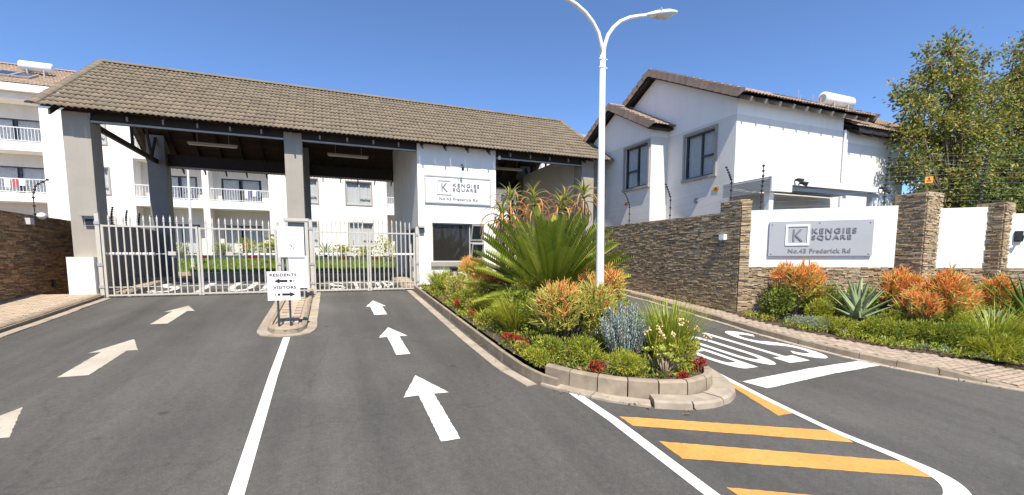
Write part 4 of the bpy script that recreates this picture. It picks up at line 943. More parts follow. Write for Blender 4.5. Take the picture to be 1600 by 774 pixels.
def warning(o, u, n, label, w=0.16, h=0.16):
    o = np.array(o); t = thing('warning_sign', label, 'warning sign', tuple(o))
    b = MB(); b.obox(o, u, Z_, n, -w/2, w/2, 0, h, 0, 0.006).build('plate', 'orange_plastic', t)
    b = MB(); b.obox(o, u, Z_, n, -w*0.3, w*0.3, h*0.25, h*0.4, 0.006, 0.008).obox(o, u, Z_, n, -w*0.12, w*0.12, h*0.5, h*0.85, 0.006, 0.008).build('print', 'black_print', t)
warning(P_(4.24, 0.02, 4.42), WDD, WNN, 'small orange warning plate on the fence wires above the stone pier')
# ------------------------------------------------------------------ street lamp
LX, LY = 5.45, 8.3; lb = gz(LY)+0.15
sp = thing('street_lamp', 'tall white street lamp with two curved arms in the planted island', 'street lamp', (LX, LY, lb))
b = MB(); b.tube([(LX, LY, lb-0.1), (LX, LY, 1.6), (LX-0.02, LY, 4.5), (LX-0.03, LY, 6.9)], [0.10, 0.092, 0.072, 0.055], 14); b.build('pole', 'white_metal', sp, True)
b = MB(); b.lathe([(0.16, 0), (0.16, 0.03), (0.12, 0.05), (0.115, 0.28), (0.10, 0.30)], 14, (LX, LY, lb-0.02)); b.build('base_collar', 'white_metal', sp)
for z in (6.45, 6.62):
    b = MB(); b.lathe([(0.06, 0), (0.066, 0.005), (0.066, 0.025), (0.06, 0.03)], 12, (LX-0.03, LY, z)); b.tube([(LX-0.13, LY-0.02, z+0.015), (LX+0.07, LY-0.02, z+0.015)], 0.012, 6); b.build('clamp_band', 'white_metal', sp)
for s in (-1, 1):
    p = [(LX-0.03+s*0.02, LY, 6.72), (LX-0.03+s*0.05, LY, 6.95), (LX-0.03+s*0.12, LY, 7.14), (LX-0.03+s*0.25, LY, 7.31), (LX-0.03+s*0.42, LY, 7.46), (LX-0.03+s*0.65, LY, 7.58), (LX-0.03+s*0.9, LY, 7.66), (LX-0.03+s*1.1, LY, 7.71)]
    b = MB(); b.tube(p, 0.04, 10); b.build('arm', 'white_metal', sp, True)
    b = MB(); q = np.array(p[-1]); d = np.array([s*0.97, 0, 0.235]); ups = np.array([-s*0.235, 0, 0.97]); sec = [(-0.05, 0.05, 0.04), (0.08, 0.075, 0.06), (0.25, 0.12, 0.085), (0.55, 0.14, 0.095), (0.76, 0.10, 0.06), (0.80, 0.06, 0.03)]
    V = []
    for t_, wy, hz in sec:
        for a in range(10):
            th = 2*math.pi*a/10; zz = math.sin(th)*hz; zz = zz if zz > 0 else zz*0.35
            V.append(q+d*t_+np.array([0, 1, 0])*math.cos(th)*wy+ups*zz)
    F = [(i*10+j, i*10+(j+1) % 10, (i+1)*10+(j+1) % 10, (i+1)*10+j) for i in range(5) for j in range(10)]+[tuple(range(10))[::-1], tuple(50+j for j in range(10))]
    if s < 0: F = [f[::-1] for f in F]
    b.add(V, F); hd = b.build('lamp_head', 'white_metal', sp, True)
    b = MB(); V = []
    for t_, wy, hz in ((0.22, 0.09, 0.02), (0.32, 0.115, 0.075), (0.55, 0.12, 0.085), (0.74, 0.08, 0.02)):
        for a in range(7): th = math.pi+math.pi*a/6; V.append(q+d*t_+np.array([0, 1, 0])*math.cos(th)*wy+ups*(math.sin(th)*hz-0.01))
    b.add(V, [(i*7+j, i*7+j+1, (i+1)*7+j+1, (i+1)*7+j) for i in range(3) for j in range(6)]); b.build('lens', 'lamp_lens', hd, True)
    b = MB(); b.obox(q+d*0.3, d, np.array([0, 1., 0]), ups, 0, 0.02, -0.125, 0.125, 0.02, 0.10); b.build('clip', 'grey_metal', hd)
# intercom at the island's edge
t = thing('card_reader', 'black card reader on a bent pale pipe beside the visitors lane', 'intercom', (3.93, 13.4, gz(13.4)+0.17))
b = MB(); b.tube([(3.96, 13.4, gz(13.4)), (3.96, 13.4, 1.85), (3.93, 13.45, 2.0), (3.82, 13.55, 2.06), (3.70, 13.65, 2.06)], 0.035, 8); b.build('pipe', 'gate_metal', t, True)
b = MB(); b.box(3.5, 3.68, 13.5, 13.75, 1.83, 2.22).box(3.49, 3.69, 13.48, 13.77, 2.2, 2.25); b.build('reader', 'black_metal', t)
b = MB(); b.box(3.53, 3.65, 13.485, 13.5, 1.95, 2.12); b.build('keypad', 'grey_metal', t)
# ------------------------------------------------------------------ house on the right
HS = thing('house', 'two storey white house with brown tiled gables behind the stone wall', 'house', (15.5, 14, gz(14)))
HX, HY, HB = 12.6, 11.32, 0.6; BZ = 7.27
def gable_wall(name, x, ya, yb, pk, zpk, ztop_a, ztop_b, holes, nx=-1):
    """west facing wall: grey below the paint line, pale above, pointed at the top"""
    b = MB(); W = yb-ya
    wall_grid(b, (x, yb, HB), -Y_, Z_, -X_, W, BZ-HB, [(yb-h[1], yb-h[0], h[2]-HB, h[3]-HB) for h in holes], 0.14, 0)
    b.add([(x-0.003, yb, BZ), (x-0.003, ya, BZ), (x-0.003, ya, ztop_a), (x-0.003, pk, zpk), (x-0.003, yb, ztop_b)], [(0, 1, 2, 3, 4)], 1)
    return b.build(name, mt('wall_pale', 'wall_white'), HS)
w1 = (12.16, 13.58, 5.47, 7.06); w2 = (14.72, 16.2, 5.43, 7.10)
gable_wall('gable_wall', HX, HY, 19.4, 15.35, 9.82, 7.80, 7.80, [w1])
gable_wall('bay_wall', 11.8, 14.57, 19.4, 16.95, 8.85, 7.62, 7.62, [w2])
b = MB(); b.box(11.803, HX, 14.565, 14.75, HB, BZ, 0).box(11.801, HX, 14.562, 14.75, BZ, 7.60, 1); b.build('bay_front_wall', mt('wall_pale', 'wall_white'), HS)
b = MB(); b.box(HX+0.01, 18.0, HY, HY+0.2, HB, BZ, 0); b.box(HX+0.01, 18.0, HY-0.003, HY+0.2, BZ, 7.85, 1); b.build('front_wall', mt('wall_pale', 'wall_white'), HS)
b = MB(); b.box(18.0, 22.0, HY+0.03, HY+0.25, HB, 6.9, 0); b.box(18.0, 22.0, HY+0.027, HY+0.25, 6.9, 7.32, 1); b.build('front_wall', mt('wall_pale', 'wall_white'), HS)
b = MB(); b.box(17.8, 18.0, HY+0.2, 19.4, HB, 7.8); b.box(21.8, 22.0, HY+0.2, 19, HB, 7.3); b.box(11.9, 21.9, 19.2, 19.4, HB, 7.6); b.build('rear_wall', 'wall_pale', HS)
b = MB(); b.tube([(18.04, HY-0.06, 7.3), (18.04, HY-0.06, 2)], 0.04, 8); b.build('downpipe', 'white_metal', HS)
def west_window(h, x, splits, trans):
    b = MB(); s = 0.09  # raised plaster surround
    y0, y1, z0, z1 = h
    b.box(x-0.05, x, y0-s, y0, z0-s, z1+s).box(x-0.05, x, y1, y1+s, z0-s, z1+s).box(x-0.05, x, y0, y1, z1, z1+s).box(x-0.08, x, y0-s-0.02, y1+s+0.02, z0-s, z0)
    W, H = y1-y0, z1-z0
    w = window(HS, (x, y1, z0), -Y_, Z_, -X_, W, H, 'dark_frame', splits, trans, 0.1, 0.06, 'glass_clear', [(0.04, W*0.48, H-0.05, 0.05), (W*0.52, W-0.04, H-0.05, 0.05)])
    b.build('surround', 'wall_grey', w)
    g = MB(); g.box(x+0.35, x+0.4, y0-0.1, y1+0.1, z0-0.1, z1+0.1); g.build('room_backing', 'room_dark', w)
west_window(w1, HX, (0.76,), ((0.76, 1.42, 0.72),)); west_window(w2, 11.8, (0.78,), ((0.0, 0.78, 0.70),))
# bay window in photo opens on the left light, main window on the right light
tiled_slope(HS, 12.22, 19.1, (10.86, 7.78), (15.35, 10.02), 'roof_tile_brown', 300)
tiled_slope(HS, 12.22, 19.1, (19.84, 7.78), (15.35, 10.02), 'roof_tile_brown', 0)
tiled_slope(HS, 18.3, 26.4, (10.88, 7.36), (15.1, 9.72), 'roof_tile_brown', 0)
tiled_slope(HS, 11.42, 12.62, (14.15, 7.60), (16.95, 9.08), 'roof_tile_brown', 300); tiled_slope(HS, 11.42, 12.62, (19.75, 7.60), (16.95, 9.08), 'roof_tile_brown', 0)
for x, e, r in ((12.2, (10.84, 7.80), (15.35, 10.06)), (12.2, (19.86, 7.8), (15.35, 10.06)), (11.4, (14.12, 7.62), (16.95, 9.12)), (11.4, (19.78, 7.62), (16.95, 9.12)), (19.1, (10.84, 7.80), (15.35, 10.06))):
    b = MB(); u = np.array([0, r[0]-e[0], r[1]-e[1]]); L = np.linalg.norm(u); u /= L; n = np.cross(u, X_); n = n if n[2] > 0 else -n
    b.obox((x, e[0], e[1]), u, X_, n, 0.02, L, 0.02, 0.10, -0.24, -0.02); b.build('verge_board', 'dark_timber', HS)
    k = round(L/0.36); items = []
    V = np.array([(-.5, -.5, -.19), (.54, -.46, -.21), (-.5, -.52, .085), (.54, -.45, .02), (-.5, .35, .095), (.54, .35, .03), (-.5, .5, .03), (.54, .5, 0.0)])
    F = [(0, 1, 3, 2), (2, 3, 5, 4), (4, 5, 7, 6), (0, 2, 4, 6), (1, 7, 5, 3)]
    for i in range(k): items.append((0, mat4(u*L/k, X_*0.22, n, np.array([x-0.0+0.06, e[0], e[1]])+u*L*(i+0.5)/k)))
    pieces('verge_tile', [(V, F)], items, HS, 'roof_tile_brown')
for x0, x1, e, r in ((12.24, 19.08, (10.9, 7.70), (15.35, 9.93)), (11.44, 12.62, (14.2, 7.53), (16.95, 8.99))):
    y2 = 2*r[0]-e[0]; b = MB(); b.add([(x0, e[0], e[1]), (x1, e[0], e[1]), (x1, r[0], r[1]), (x0, r[0], r[1]), (x1, y2, e[1]), (x0, y2, e[1])], [(0, 1, 2, 3), (3, 2, 4, 5)]); b.build('roof_deck', 'dark_timber', HS)
b = MB(); b.add([(18.3, 10.95, 7.33), (26.4, 10.95, 7.33), (26.4, 15.1, 9.66), (18.3, 15.1, 9.66), (26.4, 19.3, 7.33), (18.3, 19.3, 7.33)], [(0, 1, 2, 3), (3, 2, 4, 5)]).box(18.3, 26.4, 10.93, 10.96, 7.18, 7.36); b.build('roof_deck', 'dark_timber', HS)
cap_tiles(HS, [(12.2, 15.35, 10.03), (19.1, 15.35, 10.03)], (0, 0, 1), 'roof_tile_brown', 0.42, 0.13); cap_tiles(HS, [(11.4, 16.95, 9.1), (12.6, 16.95, 9.1)], (0, 0, 1), 'roof_tile_brown', 0.42, 0.13)
for i in range(10):   # rafter feet under the front eaves
    x = 12.75+i*0.66; b = MB(); b.obox((x, 10.9, 7.62), np.array([0, 0.895, 0.446]), X_, np.array([0, -0.446, 0.895]), 0, 1.0, -0.03, 0.03, -0.06, 0.08); b.build('rafter', 'wall_grey', HS)
for i in range(6):
    x = 18.4+i*0.68; b = MB(); b.obox((x, 10.92, 7.12), np.array([0, 0.873, 0.488]), X_, np.array([0, -0.488, 0.873]), 0, 0.9, -0.03, 0.03, -0.06, 0.08); b.build('rafter', 'dark_timber', HS)
b = MB(); b.box(11.55, 12.6, 14.25, 14.5, 7.5, 7.56).obox((12.3, 10.95, 7.60), np.array([0, 0.895, 0.446]), X_, np.array([0, -0.446, 0.895]), 0, 0.5, 0, 6.7, 0.09, 0.11); b.build('soffit', 'dark_timber', HS)
b = MB(); b.lathe([(0.0, 0), (0.10, 0), (0.10, 0.04), (0.075, 0.06), (0.0, 0.06)], 16); v = [(x-0, y, z) for x, y, z in b.v]; b.v = [(HX-z, 12.94+x, 4.64+y) for x, y, z in v]; b.build('wall_vent', 'wall_grey', HS)
warning((HX-0.01, 12.05, 4.86), -Y_, -X_, 'orange warning plate on the house wall below the larger window', 0.26, 0.15)
warning((11.79, 16.07, 4.76), -Y_, -X_, 'orange warning plate on the house wall below the bay window', 0.2, 0.14)
warning((18.3, HY-0.05, 4.95), X_, -Y_, 'orange warning plate on the sunlit front wall of the house', 0.3, 0.16)
def geyser(p, u, L, r, label, panel=None):
    p = np.array(p, float); u = np.array(u, float); t = thing('solar_geyser', label, 'water heater', tuple(p))
    b = MB(); q = p+np.array([0, 0, r+0.05]); e = 0.04
    b.tube([q, q+u*0.015, q+u*e, q+u*(L-e), q+u*(L-0.015), q+u*L], [r*0.6, r*0.9, r, r, r*0.9, r*0.6], 18); b.build('tank', 'white_metal', t, True)
    b = MB(); b.tube([q-u*0.012, q+u*0.004], r*0.62, 16); b.build('end_cap', 'grey_metal', t)
    for f in (0.25, 0.75): b = MB(); b.obox(p+u*L*f, u, np.cross(Z_, u), Z_, -0.03, 0.03, -0.2, 0.2, -0.25, 0.14); b.build('bracket', 'grey_metal', t)
    b = MB(); q2 = q-u*0.02; b.tube([q2, q2-u*0.08, q2-u*0.08+np.array([0, 0, -0.2])], 0.02, 6); b.build('pipe', 'grey_metal', t)
    if panel:
        for k in range(2):
            o, v = np.array(panel[0]), np.array(panel[1]); n = np.cross(u, v); b = MB(); b.obox(o, u, v, n, 0.05+k*(L*0.56), 0.05+k*(L*0.56)+L*0.53, 0, 1.15, 0.06, 0.14); c = b.build('collector', 'gate_metal', t)
            g = MB(); g.obox(o, u, v, n, 0.09+k*(L*0.56), 0.01+k*(L*0.56)+L*0.53, 0.04, 1.11, 0.14, 0.145); g.build('glass', 'solar_panel', c)
    return t
geyser((17.75, 12.0, 8.36), X_, 1.65, 0.235, 'white solar geyser tank lying on the brown roof of the house')
t = thing('antenna', 'thin pale antenna rods on the roof ridge beside the solar geyser tank', 'antenna', (17.2, 12.6, 8.6))
for x, h in ((17.5, 0.3), (17.62, 0.12), (18.35, 0.22)): b = MB(); b.tube([(x, 12.8, 8.5), (x, 12.8, 8.9+h)], 0.011, 5); b.build('rod', 'grey_metal', t)
# carport
CPT = thing('carport', 'flat grey roofed carport between the white garden wall and the house', 'carport', (14.7, 10.3, gz(10.3)))
b = MB(); b.box(12.1, 12.95, 9.5, 9.62, 4.50, 4.93).box(12.95, 17.5, 9.5, 9.58, 4.72, 4.90); b.build('fascia', 'wall_white', CPT)
b = MB(); b.box(12.12, 17.5, 9.62, 11.25, 4.84, 4.88); b.build('roof', 'grey_metal', CPT)
for i in range(9): MB().box(12.06+0.0, 12.10, 9.52, 11.25, 4.50+i*0.048, 4.535+i*0.048).build('slat', 'grey_metal', CPT)
for i in range(14): MB().box(12.98, 17.4, 9.72+i*0.11, 9.76+i*0.11, 4.78, 4.84).build('roof_rib', 'grey_metal', CPT)
for x in (12.3, 17.2): MB().box(x-0.09, x+0.09, 9.66, 9.84, 0.6, 4.78).build('column', 'wall_white', CPT)
MB().box(12.98, 17.4, 9.64, 9.7, 4.58, 4.70).build('beam', 'grey_metal', CPT)
for x, lab in ((13.02, 'twin black spotlights on the end of the white carport fascia'), (17.1, 'black spotlight on the far end of the carport fascia')):
    t = thing('spotlight', lab, 'spotlight', (x, 9.42, 4.8))
    for k in range(2):
        b = MB(); b.tube([(x+k*0.2, 9.48, 4.86-k*0.08), (x+k*0.2+0.02, 9.40, 4.86-k*0.08), (x+k*0.2+0.08, 9.28, 4.80-k*0.08)], [0.03, 0.05, 0.08], 8); b.build('lamp_body', 'black_metal', t)

# ------------------------------------------------------------------ apartments behind the gatehouse
AP = thing('apartment_building', 'white three storey apartment block with balconies and brown roof behind the gates', 'apartments', (-6, 36, gz(33)))
AY, AB = 34.0, gz(33)-0.1; RYB = 35.2; TOP = 11.75
secs = [(-22.5, -14.75, 'r'), (-14.75, -10.68, 'w'), (-10.68, -7.23, 'r'), (-6.88, -3.53, 'r'), (-3.53, 4.04, 'w'), (4.04, 7.4, 'r'), (7.4, 9.4, 'w'), (9.4, 16.5, 'r'), (16.5, 24, 'w')]
FL = [(2.8, 5.75), (6.22, 8.55), (9.02, 11.35)]
def awin(x0, x1, z0, z1, y, splits, trans, curtain=True, frame='pale_frame', hang=None):
    W, H = x1-x0, z1-z0
    w = window(AP, (x0, y, z0), X_, Z_, -Y_, W, H, frame, splits, trans, 0.12, 0.07, 'glass_clear', hang or ([(0.05, W-0.05, H-0.04, 0.06)] if curtain else None))
    if frame == 'pale_frame':
        b = MB(); s = 0.07; b.box(x0-s, x1+s, y-0.04, y, z0-s, z0).box(x0-s, x1+s, y-0.04, y, z1, z1+s).box(x0-s, x0, y-0.04, y, z0, z1).box(x1, x1+s, y-0.04, y, z0, z1); b.build('surround', 'wall_grey', w)
    MB().box(x0-0.05, x1+0.05, y+0.5, y+0.55, z0-0.05, z1+0.05).build('room_backing', 'room_dark', w)
for a, c, k in secs:
    if k == 'w':
        holes = {(-14.75): [(-12.95, -11.87, 6.35, 7.85), (-12.95, -11.87, 9.22, 10.75), (-12.95, -11.87, 3.4, 5.0)], (-3.53): [(-2.1, -0.55, 6.35, 7.95), (1.28, 2.98, 6.35, 7.93), (1.38, 3.04, 3.42, 5.05), (-1.9, -0.6, 3.42, 5.05), (1.28, 2.98, 9.2, 10.8)], 7.4: [], 16.5: [(18, 19.6, 6.4, 8.0), (18, 19.6, 9.2, 10.8)]}.get(a, [])
        b = MB(); wall_grid(b, (a, AY, AB), X_, Z_, -Y_, c-a, TOP-AB, [(h[0]-a, h[1]-a, h[2]-AB, h[3]-AB) for h in holes], 0.2); b.box(a, a+0.15, AY+0.001, RYB, AB, TOP).box(c-0.15, c, AY+0.001, RYB, AB, TOP); b.build('wall', 'wall_white', AP)
        for h in holes: awin(*h, AY, ((h[1]-h[0])*0.52,), (((h[1]-h[0])*0.52, h[1]-h[0], (h[3]-h[2])*0.30),))
    else:
        dz = []
        x = a+0.9 if a < -14 else a+0.55
        doors = {-10.68: [(-9.6, -7.75)], -6.88: [(-6.42, -4.08)], -22.5: [(-21.5, -19), (-17.6, -15.1)], 4.04: [(4.9, 6.8)], 9.4: [(10.2, 12.2), (13.4, 15.6)]}[a]
        for i, (z0, z1) in enumerate(FL):
            zt = (4.75, 7.82, 10.5)[i]
            for d0, d1 in doors: dz.append((d0, d1, z0+0.03, zt))
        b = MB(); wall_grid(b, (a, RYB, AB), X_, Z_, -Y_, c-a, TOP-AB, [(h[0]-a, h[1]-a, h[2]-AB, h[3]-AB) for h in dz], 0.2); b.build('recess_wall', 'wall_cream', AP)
        for h in dz:
            W = h[1]-h[0]; awin(*h, RYB, (W*0.5, W*0.98), (), True, 'dark_frame', [(0.1, W*0.42, h[3]-h[2]-0.05, 0.04), (W*0.52, W*0.93, h[3]-h[2]-0.05, 0.04)])
        for z0, z1 in ((5.72, 6.2), (8.52, 9.0)):
            MB().box(a, c, AY+0.003, RYB, z0, z1).build('balcony_slab', 'wall_white', AP)
        MB().box(a, c, AY+0.003, RYB, 11.3, TOP).build('balcony_slab', 'wall_white', AP)
        for z in (6.2, 9.0):
            rl = MB(); rl.box(a+0.02, c-0.02, AY+0.05, AY+0.09, z+0.76, z+0.80).box(a+0.02, c-0.02, AY+0.05, AY+0.09, z+0.06, z+0.09); rr = rl.build('balcony_railing', 'white_metal', AP)
            n = int((c-a)/0.145); me = None
            for i in range(n):
                if me is None: me = MB().box(-0.009, 0.009, -0.009, 0.009, 0, 0.68).mesh('baluster', mt('white_metal'))
                if a > 7 or c < -18: continue
                p = bpy.data.objects.new('baluster', me); COL.objects.link(p); p.parent = rr; o = ORG[rr]; p.location = (a+0.07+i*0.145-o[0], AY+0.07-o[1], z+0.08-o[2])
b = MB(); b.box(-7.23, -6.88, AY-0.05, RYB, AB, TOP); b.build('column', 'wall_white', AP)
b = MB(); b.box(-23, 24.5, RYB+0.8, 42, AB, TOP); b.build('core_wall', 'wall_pale', AP)
b = MB(); b.box(-23, 24.6, 33.55, 33.7, 11.62, 12.0).box(-23, 24.6, 33.7, 42.4, 11.66, 11.72); b.build('eaves_fascia', 'white_metal', AP)
tiled_slope(AP, -23, -8, (33.6, 12.02), (38.2, 14.35), 'roof_tile_brown', 0, 0.4, 0.33)
b = MB(); b.add([(-8, 33.6, 12.02), (24.6, 33.6, 12.02), (24.6, 38.2, 14.35), (-8, 38.2, 14.35), (24.6, 42.8, 12.02), (-23, 42.8, 12.02), (-23, 38.2, 14.35)], [(0, 1, 2, 3), (2, 4, 5, 6)]); b.build('roof', 'roof_tile_brown', AP)
cap_tiles(AP, [(-23, 38.2, 14.38), (-8, 38.2, 14.38)], (0, 0, 1), 'roof_tile_brown', 0.45, 0.14)
sl_ = np.array([0, 4.6, 2.33]); sl_ /= np.linalg.norm(sl_)
geyser((-16.3, 36.1, 13.45), X_, 1.5, 0.27, 'white solar geyser with dark panels on the apartment roof near the gatehouse', ((-17.0, 34.75, 12.62), sl_))
geyser((-19.6, 36.1, 13.45), X_, 1.7, 0.27, 'white solar geyser at the left edge of the picture on the apartment roof', ((-20.2, 34.75, 12.62), sl_))
# small things on the balconies and in front of them
def drying_rack(x, y, z, cols, label):
    t = thing('drying_rack', label, 'drying rack', (x, y, z)); b = MB()
    for s in (-1, 1): b.tube([(x-0.4, y+s*0.2, z), (x-0.4, y-s*0.2, z+0.8)], 0.012, 4); b.tube([(x+0.4, y+s*0.2, z), (x+0.4, y-s*0.2, z+0.8)], 0.012, 4)
    for k in range(4): b.tube([(x-0.5, y-0.2+k*0.13, z+0.8), (x+0.5, y-0.2+k*0.13, z+0.8)], 0.008, 4)
    b.build('rack', 'grey_metal', t)
    for i, c in enumerate(cols):
        k = MB(); x0 = x-0.48+i*0.95/len(cols); k.box(x0, x0+0.9/len(cols)*0.8, y-0.21, y-0.19, z+0.25+0.1*(i % 3), z+0.82); k.build('garment', c, t)
drying_rack(-4.5, 34.6, 6.2, ['white_cloth', 'blue_cloth', 'white_cloth', 'blue_cloth'], 'drying rack with white and dark washing on the upper balcony')
drying_rack(-5.0, 33.2, gz(33)+0.06, ['white_cloth', 'white_cloth', 'red_cloth', 'white_cloth'], 'drying rack with red and white washing on the ground floor terrace')
drying_rack(-16.2, 34.6, 6.2, ['white_cloth', 'red_cloth', 'white_cloth'], 'drying rack with washing on the left middle balcony')
drying_rack(-8.4, 33.3, gz(33)+0.06, ['blue_cloth', 'white_cloth', 'white_cloth'], 'drying rack with dark washing behind the flagpole')
drying_rack(0.2, 33.0, gz(33)+0.06, ['white_cloth', 'white_cloth', 'white_cloth', 'white_cloth'], 'white drying rack against the apartment wall behind the visitors gate')
t = thing('flagpole', 'slim white pole standing on the lawn behind the residents gate', 'pole', (-7.0, 29.8, gz(29.8)))
b = MB(); b.tube([(-7.02, 29.8, gz(29.8)), (-6.95, 29.8, 7.35)], [0.075, 0.055], 10); b.build('pole', 'white_metal', t); b = MB(); b.lathe([(0.1, 0), (0.1, 0.15), (0.07, 0.2)], 10, (-7.02, 29.8, gz(29.8)+0.05)); b.build('base', 'white_metal', t)
t = thing('marker_post', 'red and white post in the planting behind the visitors gate', 'post', (1.6, 32, gz(32)+0.1))
for k in range(4): b = MB(); b.tube([(1.6, 32, gz(32)+0.1+k*0.32), (1.6, 32, gz(32)+0.1+k*0.32+0.32)], 0.06, 8); b.build('band', 'red_plastic' if k % 2 else 'white_cloth', t)
def bicycle(x, y, z, label):
    t = thing('bicycle', label, 'bicycle', (x, y, z))
    for dx in (-0.42, 0.42):
        b = MB(); b.tube([(x+dx+0.27*math.cos(k*math.pi/10), y, z+0.28+0.27*math.sin(k*math.pi/10)) for k in range(21)], 0.02, 5); b.build('wheel', 'black_metal', t)
    b = MB()
    for p, q in (((-.42, .28), (-.12, .68)), ((-.12, .68), (.28, .72)), ((.28, .72), (0, .28)), ((0, .28), (-.42, .28)), ((0, .28), (-.15, .78)), ((.28, .72), (.42, .28)), ((.28, .72), (.24, .88))): b.tube([(x+p[0], y, z+p[1]), (x+q[0], y, z+q[1])], 0.018, 5)
    b.build('frame', 'blue_cloth', t); b = MB(); b.tube([(x+.24, y-.2, z+.9), (x+.24, y+.2, z+.9)], 0.015, 5); b.build('handlebar', 'black_metal', t); MB().box(x-0.27, x-0.05, y-0.05, y+0.05, z+0.78, z+0.83).build('saddle', 'black_metal', t)
bicycle(-7.7, 34.5, 6.2, 'small dark bicycle on the upper balcony beside the white column')
# ------------------------------------------------------------------ plants
def unit(v): return v/(np.linalg.norm(v, axis=-1, keepdims=True)+1e-9)
def leaf_cloud(b, C, D, ln, wd, mi, rs, fold=0.25):
    """pointed leaves at points C along directions D"""
    n = len(C); D = unit(D); A = unit(np.cross(D, rs.normal(size=(n, 3)))); N = np.cross(D, A)
    L = ln*rs.uniform(0.7, 1.25, (n, 1)); W = wd*rs.uniform(0.7, 1.25, (n, 1))
    P = np.stack([C, C+D*L*0.45+A*W/2+N*W*fold, C+D*L, C+D*L*0.45-A*W/2+N*W*fold], 1)
    k = len(b.v); b.v.extend(map(tuple, P.reshape(-1, 3))); 
    for i in range(n):
        q = k+4*i; b.f.append((q, q+1, q+2)); b.f.append((q, q+2, q+3)); b.m.extend((int(mi[i]), int(mi[i])))
def blade(b, p, az, lean, L, w, curl, mi=0, seg=4):
    """arching strap leaf"""
    d = np.array([math.cos(az), math.sin(az), 0]); s = np.array([-d[1], d[0], 0]); q = np.array(p, float); th = lean; V = []
    for i in range(seg+1):
        t = i/seg; ww = w*(1-t**2.2)*0.5+0.0015
        V += [q-s*ww, q+s*ww]; q = q+(d*math.sin(th)+Z_*math.cos(th))*L/seg; th += curl/seg
    b.add(V, [(2*i, 2*i+1, 2*i+3, 2*i+2) for i in range(seg)], mi)
def grass_clump(name, label, cat, x, y, z, n, L, w, spread, mats, r=0.12, curl=(0.5, 1.4), group=None, seed=0):
    rs = np.random.default_rng(seed+int(x*100)); b = MB()
    for i in range(n):
        a = rs.uniform(0, 6.283); rr = r*math.sqrt(rs.uniform()); ln = L*rs.uniform(0.55, 1.1); le = rs.uniform(0.02, spread)
        blade(b, (x+rr*math.cos(a), y+rr*math.sin(a), z-0.03), a+rs.normal(0, 0.4), le, ln, w*rs.uniform(0.7, 1.2), rs.uniform(*curl), int(rs.integers(len(mats))))
    return tag(b.build(name, mt(*mats), None), label, cat, group)
def fire_stick(label, x, y, z, rx, h, orange, seed, group='fire stick shrubs with orange tips', ry=None, gold=0.35, dens=1.0, spots=0.04):
    """bushy mass of thin upright sticks, the top growth orange; twigs inside"""
    rs = np.random.default_rng(seed); ry = ry or rx; b = MB(); n = int(330*dens*max(1, rx*h/0.5)); 
    lobes = [(rs.uniform(-.55, .55)*rx, rs.uniform(-.55, .55)*ry, rs.uniform(0.62, 1.0)*h, rs.uniform(0.38, 0.6)) for _ in range(9)]
    top = rs.random((4,))
    for i in range(n):
        lx, ly, lh, lr = lobes[int(rs.integers(9))]
        d = unit(rs.normal(size=3)*np.array([1, 1, 0.8])+np.array([0, 0, 0.5])); rad = rs.uniform(0.55, 1.0)
        c = np.array([x+lx+d[0]*rad*lr*rx, y+ly+d[1]*rad*lr*ry, z+max(0.06, lh*0.62+d[2]*rad*lh*0.38)])
        f = (c[2]-z)/h
        hot = f+rs.normal(0, 0.13)+0.16*math.sin(4*lx+3*ly+seed) > orange or (f > 0.4 and rs.random() < spots)
        k = 7
        for j in range(k):
            dd = unit(np.array([d[0]*0.55, d[1]*0.55, 0.75])+rs.normal(0, 0.42, 3)); L = rs.uniform(0.11, 0.24); mi = 2 if hot and rs.random() < 0.8 else (1 if rs.random() < gold*(0.4+f) else 0)
            if hot and rs.random() < 0.15: mi = 0
            s = unit(np.cross(dd, rs.normal(size=3))); s2 = np.cross(dd, s); w = 0.0095 if mi == 2 else 0.0072; e = c+dd*L; o = c-dd*0.05
            V = [o+s*w, o-s*w*0.5+s2*w*0.87, o-s*w*0.5-s2*w*0.87, e+s*w*0.55, e-s*w*0.3+s2*w*0.5, e-s*w*0.3-s2*w*0.5]
            b.add(V, [(0, 1, 4, 3), (1, 2, 5, 4), (2, 0, 3, 5), (3, 4, 5)], mi)
    for i in range(60):
        a = rs.uniform(0, 6.28); rr = rs.uniform(0.3, 0.85); p = [(x, y, z-0.05), (x+math.cos(a)*rr*rx*0.5, y+math.sin(a)*rr*ry*0.5, z+h*0.35), (x+math.cos(a)*rr*rx, y+math.sin(a)*rr*ry, z+h*rs.uniform(0.5, 0.85))]
        b.tube(p, [0.018, 0.012, 0.006], 4, 3)
    o = b.build('fire_stick_shrub', mt('stick_green', 'stick_gold', 'stick_orange', 'bark'), None); return tag(o, label, 'shrub', group)
